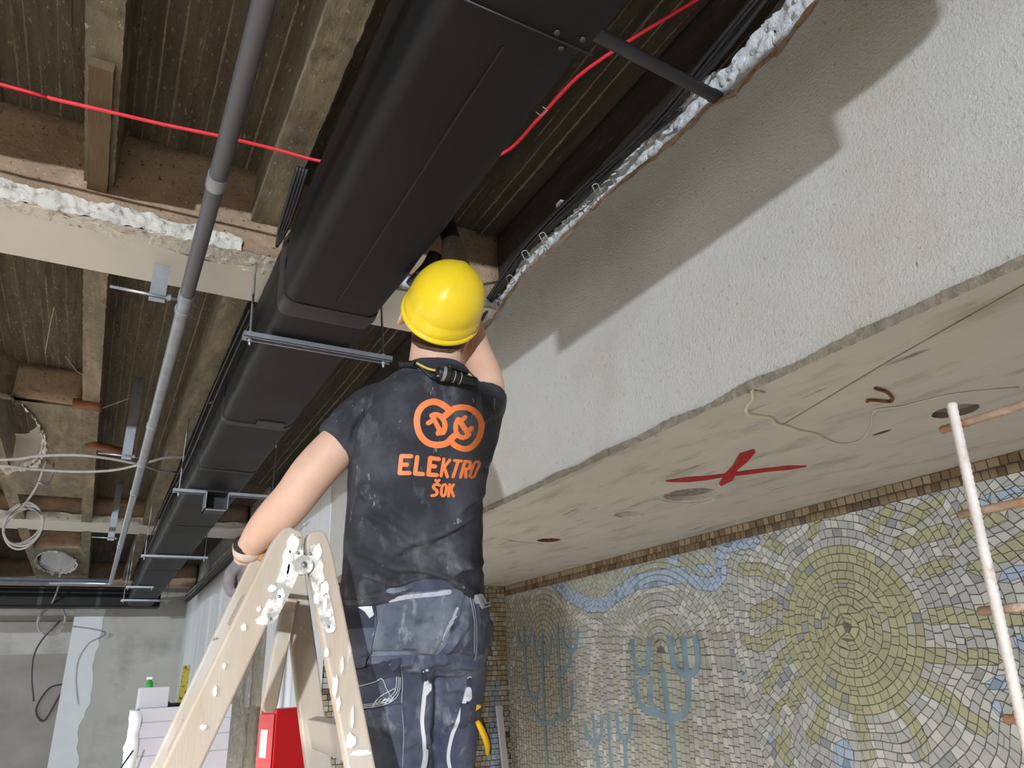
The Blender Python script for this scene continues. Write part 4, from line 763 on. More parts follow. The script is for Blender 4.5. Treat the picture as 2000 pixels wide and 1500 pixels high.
# ------------------------------------------------------------------ the worker
AZ = math.radians(24); RH = np.array((math.cos(AZ), -math.sin(AZ), 0)); VH = np.array((math.sin(AZ), math.cos(AZ), 0)); ROT = math.radians(18)
LAT = math.cos(ROT)*RH+math.sin(ROT)*VH; NB = -(math.cos(ROT)*VH-math.sin(ROT)*RH)      # lateral axis, outward normal of the back
feet = att(800, 1500, 1.80); man = thing('person', (feet[0], feet[1], .74), 'worker seen from behind in black T-shirt and dusty navy work trousers, standing on the ladder', 'person')
def remesh(mb, vox, smooth_n, name, m_, parent, fn=None):
    me = bpy.data.meshes.new('tmp'); me.from_pydata(mb.v, [], mb.f); bm = bmesh.new(); bm.from_mesh(me); bmesh.ops.recalc_face_normals(bm, faces=bm.faces); bm.to_mesh(me); bm.free()
    o = bpy.data.objects.new('tmp', me); COL.objects.link(o); r = o.modifiers.new('r', 'REMESH'); r.mode = 'VOXEL'; r.voxel_size = vox
    dg = bpy.context.evaluated_depsgraph_get(); dg.update(); me2 = bpy.data.meshes.new_from_object(o.evaluated_get(dg)); bpy.data.objects.remove(o)
    bm = bmesh.new(); bm.from_mesh(me2)
    for _ in range(smooth_n): bmesh.ops.smooth_vert(bm, verts=bm.verts, factor=.5, use_axis_x=True, use_axis_y=True, use_axis_z=True)
    if fn:
        bm.normal_update(); V = np.array([v.co for v in bm.verts]); Nn = np.array([v.normal for v in bm.verts]); D = fn(V, Nn)
        for v, d in zip(bm.verts, D): v.co += Vector(d)
        bmesh.ops.smooth_vert(bm, verts=bm.verts, factor=.3, use_axis_x=True, use_axis_y=True, use_axis_z=True)
    bm.normal_update(); bvh = BVHTree.FromBMesh(bm)
    base = wloc(parent)
    for v in bm.verts: v.co -= base
    for f in bm.faces: f.smooth = True
    me3 = bpy.data.meshes.new(name); bm.to_mesh(me3); bm.free(); me3.materials.append(M[m_])
    return link(name, me3, parent, (0, 0, 0)), bvh
def ringrow(y, xl, xr, t, b, e=2.3, n=40, rot=True):
    c = att((xl+xr)/2, y, t); ap_ = (xr-xl)/2*t/F; a = math.sqrt(max(1e-5, ap_**2-(b*math.sin(ROT))**2))/math.cos(ROT)
    R = []
    for i in range(n):
        th = 2*math.pi*i/n; cs, sn = math.cos(th), math.sin(th); R.append(c+LAT*a*math.copysign(abs(cs)**(2/e), cs)+NB*b*math.copysign(abs(sn)**(2/e), sn))
    return R
def limb(P, k=20, flat=1.0):
    """P: (px, py, depth, radius in px)"""
    c = [att(p[0], p[1], p[2]) for p in P]; r = [p[3]*p[2]/F for p in P]; c2 = smooth_path(c, 5); r2 = [float(q[0]) for q in smooth_path([np.array((x, 0, 0)) for x in r], 5)]
    return c2, r2
# ---- body: head, neck, arms, hands, trunk and legs, one skin surface
UPH = .78*(.47*CR+.88*CU)+.62*(-CF); UPH /= np.linalg.norm(UPH)
YH = VH+.35*np.array((0, 0, 1.)); YH = YH-(YH@UPH)*UPH; YH /= np.linalg.norm(YH); XH = np.cross(YH, UPH)
HC_ = att(862, 612, 1.95)
b = MB()
hd = HC_+UPH*-.015+YH*.005
b.ellipsoid(hd+UPH*.02, XH*.078, YH*.098, UPH*.10, 24, 16); b.ellipsoid(hd+YH*.045-UPH*.05, XH*.058, YH*.055, UPH*.075, 16, 12)
b.ellipsoid(hd+YH*.108-UPH*.035, XH*.014, YH*.018, UPH*.022, 10, 8)                     # nose
for s in (-1, 1): b.ellipsoid(hd+YH*.092+XH*s*.032+UPH*.0, XH*.022, YH*.012, UPH*.010, 10, 8)
b.ellipsoid(hd+YH*.098-UPH*.085, XH*.024, YH*.012, UPH*.010, 10, 8)                      # lips
b.tube([att(850, 745, 1.94), att(850, 705, 1.935), att(852, 670, 1.955), hd+YH*.02], [.074, .071, .067, .06], 20)
b.loft([ringrow(y, xl+8, xr-8, t, bb-.012) for y, xl, xr, t, bb in ((1180, 690, 935, 1.81, .10), (1050, 690, 930, 1.82, .10), (900, 705, 945, 1.88, .11), (800, 730, 965, 1.92, .10), (750, 775, 925, 1.93, .065))])
c, r = limb([(745, 800, 1.91, 40), (700, 838, 1.87, 42), (652, 880, 1.82, 43), (610, 925, 1.79, 43), (575, 972, 1.77, 41), (545, 1005, 1.775, 40), (515, 1035, 1.80, 34), (488, 1068, 1.835, 25), (478, 1090, 1.85, 24)]); b.tube(c, r, 20)
c, r = limb([(925, 810, 1.94, 40), (950, 775, 1.97, 36), (944, 730, 2.02, 35), (926, 682, 2.09, 32), (914, 640, 2.16, 30), (902, 590, 2.24, 26), (896, 560, 2.30, 20)]); b.tube(c, r, 20)
def hand(b, w, fwd, side, up, curl, L=.09, thumbs=1):
    """palm from wrist w along fwd; side points to the thumb; fingers curl towards up"""
    w, fwd, side, up = map(lambda q: np.array(q)/1.0, (w, fwd, side, up))
    rings = []
    for s, wd, tk in ((-.01, .024, .019), (.02, .030, .017), (.055, .040, .015), (.09, .041, .013), (.098, .036, .010)):
        rings.append([w+fwd*s+side*wd*math.cos(2*math.pi*i/16)+up*tk*math.sin(2*math.pi*i/16) for i in range(16)])
    b.loft(rings)
    for k, (off, ln) in enumerate(((.030, .072), (.010, .080), (-.011, .074), (-.031, .058))):
        p = w+fwd*.085+side*off; P = [p]; d = fwd; ang = 0
        for seg, fr_ in enumerate((.45, .32, .23)):
            ang += curl[seg]; d = math.cos(ang)*fwd+math.sin(ang)*up; p = p+d*ln*fr_; P.append(p)
        b.tube([P[0]-fwd*.02]+P, [.0095, .0095, .0088, .008, .0065], 10)
    P = [w+fwd*.025+side*.02, w+fwd*.05+side*.046+up*.012, w+fwd*.074+side*.052+up*.034, w+fwd*.09+side*.046+up*.052]; b.tube(P, [.013, .012, .010, .0075], 10)
wl = att(487, 1076, 1.845); stile_c = FLt+dFL*.09
fwdL = att(486, 1135, 1.86)-wl; fwdL /= np.linalg.norm(fwdL)
upL = stile_c-wl; upL = upL-(upL@fwdL)*fwdL; upL /= np.linalg.norm(upL); sideL = np.cross(upL, fwdL); sideL = sideL if sideL@CF < 0 else -sideL
hand(b, wl, fwdL, sideL, upL, (.95, 1.1, .7))
wr_ = att(896, 560, 2.30); fwdR = att(886, 500, 2.38)-wr_; fwdR /= np.linalg.norm(fwdR); upR = CF-(CF@fwdR)*fwdR; upR /= np.linalg.norm(upR); sideR = np.cross(upR, fwdR)
sideR = sideR if sideR@RH < 0 else -sideR
wrq = wr_-upR*.02-fwdR*.05; hand(b, wrq, fwdR, sideR, upR, (.7, 1.0, .7))
LEGL = [(765, 1225, 1.80, 82), (768, 1300, 1.80, 84), (772, 1400, 1.80, 80), (780, 1500, 1.80, 70), (796, 1620, 1.80, 58)]+[(*proj(q)[:2], proj(q)[2], r_) for q, r_ in (((.715, 1.67, 1.02), 52), ((.70, 1.66, .80), 44))]
LEGR = [(880, 1225, 1.86, 68), (888, 1300, 1.87, 64), (886, 1400, 1.88, 54), (876, 1500, 1.88, 50), (872, 1620, 1.88, 48)]+[(*proj(q)[:2], proj(q)[2], r_) for q, r_ in (((.735, 1.82, 1.02), 46), ((.71, 1.83, .80), 42))]
for Lg in (LEGL, LEGR): c, r = limb([(p[0], p[1], p[2]+.0, p[3]*.72) for p in Lg]); b.tube(c, r, 16)
body, bbody = remesh(b, .0052, 3, 'body', 'skin', man); tag(body, 'bare-armed worker reaching up with the right arm, left arm resting on the ladder')
for s in (-1, 1): mb = MB(); mb.ellipsoid(hd+YH*.094+XH*s*.032-UPH*.006, XH*.011, YH*.009, UPH*.009, 12, 8); obj('eye', mb, M['foam'], body, True)
for s in (-1, 1):
    e = hd+XH*s*.081-UPH*.042-YH*.008
    mb = MB(); n = 20; mb.loft([[e+XH*s*(.004+dx)+UPH*.033*k*math.sin(2*math.pi*i/n)+YH*.020*k*math.cos(2*math.pi*i/n)-YH*dx*.5 for i in range(n)] for k, dx in ((.7, -.006), (.95, .008), (1.0, .014), (.86, .015), (.6, .006), (.2, .002))]); obj('ear', mb, M['skin'], body, True)
mb = MB(); rows = []
for i in range(13):
    th = math.radians(40+i*7.0); rows.append([hd+UPH*.012+1.06*(math.sin(th)*(math.cos(a)*XH*.079+math.sin(a)*YH*.098)+math.cos(th)*UPH*.104) for a in np.linspace(math.radians(172), math.radians(368), 30)])
n = 30; mb.add([p for q in rows for p in q], [(i*n+j, i*n+j+1, (i+1)*n+j+1, (i+1)*n+j) for i in range(12) for j in range(n-1)]); o = obj('hair', mb, M['hair'], man, True)
sd = o.modifiers.new('solid', 'SOLIDIFY'); sd.thickness = .006
# ---- T-shirt
s_ = MB()
TR = [(1192, 668, 948, 1.795, .118), (1165, 668, 947, 1.80, .118), (1120, 674, 944, 1.805, .118), (1060, 678, 942, 1.815, .116), (1000, 682, 943, 1.83, .116), (950, 684, 948, 1.85, .118), (905, 688, 958, 1.87, .122), (860, 698, 972, 1.89, .122), (820, 708, 980, 1.905, .118), (790, 722, 975, 1.915, .108), (765, 738, 958, 1.915, .095), (745, 762, 935, 1.91, .085), (728, 784, 914, 1.905, .078), (716, 794, 906, 1.90, .074)]
s_.loft([ringrow(*q) for q in TR])
c, r = limb([(770, 790, 1.91, 46), (735, 800, 1.90, 52), (705, 826, 1.87, 54), (675, 855, 1.84, 52), (652, 872, 1.82, 49)]); s_.tube(c, r, 24)
c, r = limb([(900, 825, 1.93, 52), (935, 800, 1.945, 50), (947, 782, 1.96, 44), (950, 768, 1.975, 41)]); s_.tube(c, r, 24)
def px3(px, py, t): return att(px, py, t)-CF*.12
FOLD = [((700, 905), (700, 1010), .006, .011), ((690, 930), (745, 1040), .005, .012), ((705, 1000), (820, 1062), .007, .013), ((760, 1085), (905, 1020), .006, .012), ((820, 1075), (930, 1000), .005, .010), ((690, 1075), (800, 1120), .006, .013), ((780, 1105), (930, 1160), .007, .013), ((850, 1070), (945, 1120), .005, .012), ((700, 1120), (790, 1150), .005, .010), ((690, 850), (722, 780), -.006, .010), ((700, 885), (725, 800), .006, .012), ((680, 860), (700, 800), .005, .010), ((660, 850), (690, 790), .004, .010), ((900, 1000), (945, 960), .005, .009), ((915, 920), (955, 895), .004, .009), ((720, 960), (800, 1010), .004, .014), ((880, 1130), (945, 1095), .005, .010), ((700, 1160), (850, 1135), .004, .010), ((740, 760), (800, 745), .003, .010), ((940, 830), (975, 800), .004, .009)]
def folds(V, Nn, FL=FOLD, tt=1.84):
    D = np.zeros(len(V)); fac = Nn@NB
    rel = V-C; zz = rel@CF; px = 1000+F*(rel@CR)/zz; py = 750-F*(rel@CU)/zz
    for (x0, y0), (x1, y1), amp, wd in FL:
        d = np.array((x1-x0, y1-y0), float); L_ = np.linalg.norm(d); d /= L_; u = ((px-x0)*d[0]+(py-y0)*d[1])/L_; v = (-(px-x0)*d[1]+(py-y0)*d[0])/(wd*F/tt)+.35*np.sin(u*5)
        env = np.clip(np.minimum(u+.15, 1.15-u)/.35, 0, 1); D += amp*env*(np.exp(-v*v)-.9*np.exp(-(v-1.5)**2))
    D *= np.clip(fac+.3, 0, 1)
    D *= 1.8; D += np.array([.0022*noise.noise(Vector(p)*14)+.0012*noise.noise(Vector(p)*34) for p in V])
    O = Nn*D[:, None]
    if FL is FOLD: O[:, 2] += .034*np.clip((py-1110)/70, 0, 1)*np.exp(-((px-838)/62)**2)*(fac > -.1)
    return O
shirt, bsh = remesh(s_, .0062, 4, 'tshirt', 'shirt', man, folds); tag(shirt, 'black short-sleeved T-shirt with dust marks and an orange print on the back')
# ---- trousers
t_ = MB()
PR_ = [(1140, 684, 938, 1.80, .108), (1175, 676, 946, 1.80, .112), (1215, 668, 955, 1.795, .122), (1260, 668, 957, 1.795, .128), (1295, 674, 948, 1.80, .122), (1325, 690, 938, 1.815, .10)]
t_.loft([ringrow(*q, 2.2) for q in PR_])
for Lg in (LEGL, LEGR): c, r = limb(Lg); t_.tube(c, r, 24)
TF = [((718, 1280), (855, 1283), -.010, .010), ((855, 1282), (945, 1290), -.007, .009), ((855, 1285), (905, 1200), -.009, .010), ((852, 1290), (846, 1500), -.008, .014), ((800, 1296), (850, 1300), -.005, .009), ((860, 1300), (930, 1288), -.004, .008), ((700, 1420), (780, 1440), .004, .012), ((790, 1460), (840, 1440), .004, .012), ((860, 1420), (920, 1400), .004, .012), ((870, 1350), (930, 1345), .003, .010)]
trous, btr = remesh(t_, .0064, 4, 'trousers', 'trouser', man, lambda V, Nn: folds(V, Nn, TF, 1.8)); tag(trous, 'navy work trousers whitened with plaster dust')
# ---- pieces laid on the clothes
def inpoly(p, poly):
    c = False; n = len(poly)
    for i in range(n):
        a, b_ = poly[i], poly[i-1]
        if (a[1] > p[1]) != (b_[1] > p[1]) and p[0] < (b_[0]-a[0])*(p[1]-a[1])/(b_[1]-a[1])+a[0]: c = not c
    return c
def cast(bvh, px, py):
    d = Vector(ray(px, py)).normalized(); h = bvh.ray_cast(Vector(C)+d*.9, d, 2.5); return (h[0], h[1]) if h[0] else None
def patch(bvhs, poly, off, name, m_, step=7, thick=None, label=None, puff=0):
    B = []
    for i in range(len(poly)):
        a = np.array(poly[i], float); b_ = np.array(poly[(i+1) % len(poly)], float); n = max(1, int(np.linalg.norm(b_-a)/step))
        for k in range(n): B.append(a+(b_-a)*k/n)
    xs = [q[0] for q in B]; ys_ = [q[1] for q in B]; I_ = []
    y = min(ys_)+step*.6
    while y < max(ys_):
        x = min(xs)+step*.6
        while x < max(xs):
            if inpoly((x, y), B) and min(math.hypot(x-q[0], y-q[1]) for q in B) > step*.55: I_.append((x, y))
            x += step
        y += step
    V = [Vector(map(float, q)) for q in B]+[Vector(q) for q in I_]; n = len(B)
    vo, eo, fo, *_ = delaunay_2d_cdt(V, [(i, (i+1) % n) for i in range(n)], [], 1, 1e-4)
    H = []; fo = [f for f in fo if inpoly(sum((vo[i] for i in f), Vector((0, 0)))/len(f), B)]
    for q in vo:
        best = None
        for bv in (bvhs if isinstance(bvhs, list) else [bvhs]):
            h = cast(bv, q[0], q[1])
            if h and (best is None or (h[0]-Vector(C)).length < (best[0]-Vector(C)).length): best = h
        H.append(best)
    fo = [f for f in fo if all(H[i] for i in f)]
    mb = MB(); th = thick if thick is not None else off
    def pf(i):
        if not puff: return 0
        return puff*min(1, min(math.hypot(vo[i][0]-q[0], vo[i][1]-q[1]) for q in B)/(step*1.6))
    top = [tuple(H[i][0]+H[i][1]*(off+pf(i))) if H[i] else (0, 0, 0) for i in range(len(vo))]; bot = [tuple(H[i][0]+H[i][1]*(off-th-.001)) if H[i] else (0, 0, 0) for i in range(len(vo))]
    ec = {}
    for f in fo:
        for k in range(len(f)): e = (f[k], f[(k+1) % len(f)]); ec[e] = 1
    F_ = [tuple(f) for f in fo]+[(a, b_, b_+len(vo), a+len(vo)) for (a, b_) in ec if (b_, a) not in ec]
    used = sorted({i for f in F_ for i in f}); mp = {u: k for k, u in enumerate(used)}; allv = top+bot
    if not used: return None
    mb.add([allv[u] for u in used], [tuple(mp[i] for i in f) for f in F_])
    par = shirt if bvhs is bsh else (trous if btr in (bvhs if isinstance(bvhs, list) else [bvhs]) else body)
    o = obj(name, mb, M[m_], par, 50)
    if label: o['label'] = label
    return o
def ribpoly(P, wd, caps=True):
    P = [np.array(p, float) for p in P]; W = wd if hasattr(wd, '__len__') else [wd]*len(P); L_, R_ = [], []
    for i, p in enumerate(P):
        a = P[max(i-1, 0)]; b_ = P[min(i+1, len(P)-1)]; t = (b_-a)/(np.linalg.norm(b_-a)+1e-9); nn = np.array((-t[1], t[0]))
        if 0 < i < len(P)-1:
            t1 = (p-a)/np.linalg.norm(p-a); c_ = max(.5, abs(nn@np.array((-t1[1], t1[0])))); 
        else: c_ = 1
        L_.append(p+nn*W[i]/c_); R_.append(p-nn*W[i]/c_)
    def cap(p, t, w0): 
        a0 = math.atan2(t[1], t[0]); return [p+w0*np.array((math.cos(a0+x), math.sin(a0+x))) for x in (1.05, .52, 0, -.52, -1.05)]
    out = list(L_)
    if caps: out += cap(P[-1], P[-1]-P[-2], W[-1])
    out += R_[::-1]
    if caps: out += cap(P[0], P[0]-P[1], W[0])
    return out
def rib(bvhs, P, wd, off, name, m_, step=5, label=None, sm=True, thick=None):
    if sm and len(P) > 2: P = [q[:2] for q in smooth_path([np.array((*p, 0.)) for p in P], 4)]
    return patch(bvhs, ribpoly(P, wd), off, name, m_, step, thick, label)
def seam(bvh, P, r=.0011, name='stitching', m_='stitch', off=.001, n=8, par=None):
    Q = [q[:2] for q in smooth_path([np.array((*p, 0.)) for p in P], n)]; H = [cast(bvh, *q) for q in Q]; H = [h for h in H if h]
    if len(H) > 2: mb = MB(); mb.tube([np.array(h[0]+h[1]*off) for h in H], r, 5); obj(name, mb, M[m_], par or (trous if bvh is btr else shirt), True)
E1 = lambda P: [(770+.1*x, 760+.1*y) for x, y in P]; E2 = lambda P: [(760+.1*x, 860+.1*y) for x, y in P]
k_ = 0
def ink(P, wd, nm, sm=True):
    global k_; k_ += 1; rib(bsh, P, wd, .0016+.00004*(k_ % 12), nm, 'print', 3.2, None, sm, .001)
ink(E1([(1060, 395), (960, 320), (850, 265), (750, 250), (640, 280), (540, 350), (465, 470), (440, 620), (460, 780), (520, 920), (630, 1035), (760, 1085), (900, 1090), (1010, 1060), (1080, 1010)]), 6.2, 'emblem_ring')
ink(E1([(1000, 520), (1060, 470), (1150, 395), (1250, 362), (1370, 360), (1480, 385), (1590, 460), (1670, 570), (1700, 700), (1680, 860), (1620, 1000), (1520, 1120), (1390, 1170), (1270, 1145), (1170, 1090), (1110, 1020)]), 5.6, 'emblem_ring')
ink(E1([(1080, 1000), (1150, 930), (1220, 890)]), 6.2, 'emblem_lead'); ink(E1([(950, 550), (1060, 460)]), 6.0, 'emblem_lead')
ink(E1([(730, 520), (800, 500), (880, 520), (950, 590), (985, 680), (980, 780), (950, 850)]), 5.0, 'emblem_plug'); ink(E1([(760, 560), (820, 680), (880, 800), (900, 860)]), 4.6, 'emblem_plug')
ink(E1([(760, 600), (690, 650), (660, 665)]), 4.6, 'emblem_prong'); ink(E1([(880, 780), (850, 870)]), 4.6, 'emblem_prong')
ink(E1([(1250, 590), (1210, 660), (1195, 750), (1210, 850), (1260, 920), (1340, 950), (1420, 920)]), 4.6, 'emblem_plug'); ink(E1([(1290, 640), (1350, 740), (1420, 840), (1450, 880)]), 5.2, 'emblem_plug')
ink(E1([(1270, 610), (1340, 590), (1380, 550)]), 4.2, 'emblem_prong'); ink(E1([(1410, 820), (1480, 790), (1505, 760)]), 4.6, 'emblem_prong')
for nm, strokes in (('letter_e', ([(240, 310), (205, 640)], [(240, 310), (430, 312)], [(225, 475), (345, 477)], [(205, 640), (395, 640)])), ('letter_l', ([(548, 330), (505, 650)], [(505, 650), (655, 660)])), ('letter_e', ([(800, 345), (765, 668)], [(800, 345), (965, 368)], [(785, 500), (890, 512)], [(765, 668), (925, 680)])),
                    ('letter_k', ([(1065, 365), (1010, 695)], [(1180, 385), (1060, 540)], [(1075, 530), (1135, 715)])), ('letter_t', ([(1275, 395), (1405, 405)], [(1345, 410), (1245, 715)])), ('letter_r', ([(1480, 410), (1390, 720)], [(1480, 410), (1570, 425), (1580, 480), (1545, 555), (1450, 565)], [(1490, 570), (1495, 720)])), ('letter_o', ([(1728, 420), (1685, 425), (1640, 495), (1588, 640), (1572, 700), (1612, 726)], [(1604, 726), (1655, 700), (1715, 570), (1755, 460), (1745, 422), (1700, 422)]))):
    for st_ in strokes: ink(E2(st_), 4.2 if nm in ('letter_e', 'letter_l') else (2.3 if nm == 'letter_o' else 3.0), nm, nm in ('letter_r', 'letter_o'))
for nm, strokes in (('letter_s', ([(980, 880), (930, 860), (875, 880), (865, 930), (915, 970), (935, 1020), (900, 1070), (830, 1080)],)), ('caron', ([(905, 780), (940, 815), (975, 780)],)), ('letter_o', ([(1085, 862), (1040, 890), (1015, 980), (1018, 1055), (1050, 1090)], [(1045, 1092), (1088, 1060), (1112, 965), (1115, 895), (1080, 862)])), ('letter_k', ([(1180, 865), (1155, 1090)], [(1255, 865), (1195, 965)], [(1205, 960), (1255, 1090)]))):
    for st_ in strokes: ink(E2(st_), 2.6 if nm != 'letter_s' else 2.9, nm, len(st_) > 3)
seam(bsh, [(722, 752), (712, 790), (706, 840), (700, 890)], .0016, 'sleeve_seam', 'shirt', .0005); seam(bsh, [(668, 1172), (740, 1168), (850, 1150), (945, 1150)], .0014, 'hem_seam', 'shirt', .0004)
rib(bsh, [(790, 726), (815, 721), (850, 724), (905, 735)], 6, .003, 'collar', 'shirt')
# trousers details
BT = [btr]
patch(BT, [(741, 1180), (760, 1160), (880, 1150), (905, 1152), (896, 1200), (870, 1262), (856, 1278), (724, 1282), (730, 1240)], .0022, 'seat_patch', 'trouser_seat', 9, None, 'dusty reinforced seat panel')
rib(BT, [(762, 1172), (800, 1165), (850, 1160), (876, 1156)], 4.5, .004, 'waistband', 'stitch', 5, 'pale dusty waistband')
patch(BT, [(676, 1196), (735, 1186), (738, 1215), (726, 1270), (716, 1296), (690, 1302), (680, 1260)], .010, 'holster_pocket', 'trouser', 8, .010, 'left holster pocket', .004)
patch(BT, [(678, 1186), (735, 1184), (733, 1222), (682, 1226)], .015, 'holster_flap', 'trouser_dk', 8, .006)
patch(BT, [(706, 1186), (730, 1184), (734, 1200), (726, 1206), (718, 1194)], .018, 'pocket_lining', 'zip', 5)
patch(BT, [(690, 1304), (782, 1288), (784, 1316), (694, 1334)], .009, 'pocket_flap', 'trouser_dk', 8, .009)
patch(BT, [(696, 1334), (782, 1314), (780, 1345), (772, 1364), (750, 1376), (706, 1382), (698, 1380)], .007, 'cargo_pocket', 'trouser', 8, .007, 'cargo pocket with pale edging', .004)
for dx in (0, 3.2, 6.4): seam(btr, [(781-dx, 1316), (779-dx, 1342), (771-dx, 1360-dx), (750-dx*.5, 1373-dx), (706, 1380-dx)], .0011, 'stitching', 'stitch', .0125)
seam(btr, [(702, 1338), (735, 1328), (748, 1320), (756, 1340), (768, 1362)], .0012, 'stitching', 'stitch', .0125); seam(btr, [(732, 1378), (746, 1356), (772, 1340)], .0012, 'stitching', 'stitch', .0125)
patch(BT, [(712, 1384), (784, 1374), (786, 1440), (784, 1500), (722, 1500)], .004, 'knee_panel', 'trouser', 9)
seam(btr, [(784, 1375), (788, 1430), (786, 1500)]); seam(btr, [(741, 1190), (732, 1240), (723, 1282), (716, 1300)]); seam(btr, [(782, 1290), (786, 1330), (784, 1374)]); seam(btr, [(922, 1165), (930, 1215), (930, 1275), (926, 1290)]); seam(btr, [(918, 1165), (926, 1215), (926, 1275)])
patch(BT, [(927, 1168), (952, 1172), (956, 1215), (955, 1262), (938, 1276), (932, 1268), (932, 1215)], .012, 'holster_pocket', 'trouser', 7, .012, 'right holster pocket', .003)
for P in ([(924, 1163), (934, 1188), (954, 1183)], [(930, 1162), (938, 1180), (952, 1176)]): rib(BT, P, 2.2, .017, 'pocket_edging', 'stitch', 4, None, False)
rib(BT, [(831, 1332), (829, 1350), (826, 1380), (824, 1410), (828, 1450), (829, 1480), (824, 1505)], [3.5]*25, .005, 'zip_tape', 'zip', 5, 'pale zip tape on the left leg')
rib(BT, [(834, 1333), (835, 1343), (830, 1352)], 4.5, .008, 'zip_puller', 'zip', 4); rib(BT, [(827, 1310), (835, 1308)], 1.6, .003, 'bar_tack', 'zip', 3); rib(BT, [(914, 1324), (919, 1322)], 1.4, .003, 'bar_tack', 'zip', 3)
rib(BT, [(912, 1346), (906, 1370), (896, 1400), (882, 1440), (876, 1475), (880, 1505)], 3.2, .005, 'zip_tape', 'zip', 5, 'pale zip tape on the right leg')
rib(BT, [(913, 1345), (916, 1356), (912, 1364)], 4.2, .008, 'zip_puller', 'zip', 4)
rib(BT, [(828, 1312), (829, 1330)], 5.5, .003, 'zip_garage', 'trouser_dk', 5); rib(BT, [(917, 1326), (916, 1342)], 4.5, .003, 'zip_garage', 'trouser_dk', 5)
patch(BT, [(900, 1372), (914, 1372), (910, 1412), (896, 1418)], .010, 'ruler_pocket', 'trouser_dk', 6, .010)
for P in ([(884, 1206), (888, 1196), (892, 1188)], [(878, 1216), (884, 1208), (888, 1204)], [(868, 1240), (874, 1225), (882, 1214)], [(862, 1256), (868, 1240), (874, 1228)]): rib(BT, P, [1.2]+[3]*(len(P)*4-5)+[1.2] if False else 2.0, .0042, 'dust_streak', 'stitch', 4)
for i in range(5): rib(BT, [(733+i*7, 1372-i), (737+i*7, 1366-i), (740+i*7, 1362-i)], 1.2, .013, 'dust_streak', 'stitch', 4)
patch([bbody], [(797, 612), (800, 645), (806, 668), (820, 680), (850, 687), (880, 690), (896, 682), (905, 660), (906, 612)], .004, 'nape_hair', 'hair', 6)
# gloves
def cover(P, W, name, m_, off):
    mb = MB(); mb.tube(P, W, 20); return obj(name, mb, M[m_], man, True)
g = MB(); hand(g, wl, fwdL, sideL, upL, (.95, 1.1, .7)); me_g = MB()
g2 = gl = remesh(g, .0042, 2, 'glove', 'glove', man, lambda V, Nn: Nn*.0045)[0]; tag(gl, 'grey work glove gripping the ladder')
cu0, cu1 = att(486, 1066, 1.838), att(485, 1084, 1.848); mb = MB(); mb.tube([cu0, cu0*.4+cu1*.6, cu1], [.040, .039, .036], 22); obj('glove_cuff', mb, M['glove_cuff'], gl, True)
mb = MB(); mb.tube([cu0-(cu1-cu0)*.45, cu0+(cu1-cu0)*.05], [.036, .0385], 22); obj('cuff_lining', mb, M['glove_dk'], gl, True)
mb = MB(); P = [cu1+sideL*.01+upL*.01, cu1+sideL*.02+upL*.045-fwdL*.012, FLt+np.array((-.012, -.03, .022)), FLt+np.array((.03, -.022, .012)), FLt+np.array((.036, -.012, -.028))]; P = [att(497, 1083, 1.87), att(510, 1070, 1.90), att(525, 1063, 1.93), att(535, 1073, 1.95), att(539, 1090, 1.955)]; mb.tube(smooth_path(P, 4), [.016]*9+[.0158, .0155, .015, .0145, .014, .0135, .012, .009], 12); obj('thumb_stall', mb, M['glove_dk'], gl, True)
g = MB(); hand(g, wrq, fwdR, sideR, upR, (.7, 1.0, .7)); gl, _ = remesh(g, .0042, 2, 'glove', 'glove', man, lambda V, Nn: Nn*.0045)
# boots
for Lg in (LEGL, LEGR):
    p = att(*Lg[-1][:3]); z0 = .745; fw = -NB
    mb = MB(); mb.loft([[np.array((p[0], p[1], 0))+fw*(.06+ly*math.sin(a))+LAT*lx*math.cos(a)+np.array((0, 0, z0+h))-fw*sh for a in np.linspace(0, 6.28, 21)[:-1]] for h, lx, ly, sh in ((0, .05, .145, 0), (.03, .052, .148, 0), (.06, .05, .135, .01), (.09, .048, .09, .05), (.16, .048, .06, .07), (.22, .05, .06, .07))]); obj('boot', mb, M['glove_dk'], man, True)
# ---- helmet (worn, but a thing of its own)
hl_ = thing('hard_hat', tuple(HC_), 'yellow plastic hard hat on the head of the worker', 'helmet')
def hring(s, z, nn=48, peak=0):
    R = []
    for i in range(nn):
        a = 2*math.pi*i/nn; cx, cy = math.cos(a), math.sin(a); k = 1+peak*max(0, cy)**3
        rid = .0035*math.exp(-(cx*.1*s/.012)**2)*(1 if z > .06 else 0)
        R.append(HC_+XH*.1045*s*cx+YH*.128*s*cy*k+UPH*(z+rid))
    return R
Hh = .152; prof = [(1.005, .000), (1.005, .012), (1.0, .033), (.972, .037)]
for i in range(1, 13): z = .037+(Hh-.037)*i/12; prof.append((.972*max(.02, 1-((z-.037)/(Hh-.037))**2.25)**.5, z))
mb = MB(); mb.loft([hring(s, z) for s, z in [(.94, .002)]+prof], cap=True); hs_ = obj('shell', mb, M['helmet'], hl_, True)
mb = MB(); mb.loft([hring(s, z, 48, .16 if s > 1.02 else 0) for s, z in ((.97, .006), (1.0, .010), (1.045, .003), (1.055, -.001), (1.045, -.004), (.985, .0))], cap=False, closed=True); obj('brim', mb, M['helmet'], hl_, True)
mb = MB(); mb.tube([HC_+XH*.002+YH*.12*math.cos(a)*.78+UPH*(.037+(Hh-.034)*math.sin(a)**.85) for a in np.linspace(1.75, 2.35, 10)], .0012, 6); obj('moulding_seam', mb, M['helmet_dk'], hs_, True)
mb = MB(); mb.loft([hring(s, z) for s, z in ((.93, .004), (.93, .03), (.91, .03), (.91, .004))], cap=False, closed=True); obj('headband', mb, M['lampblk'], hl_, True)
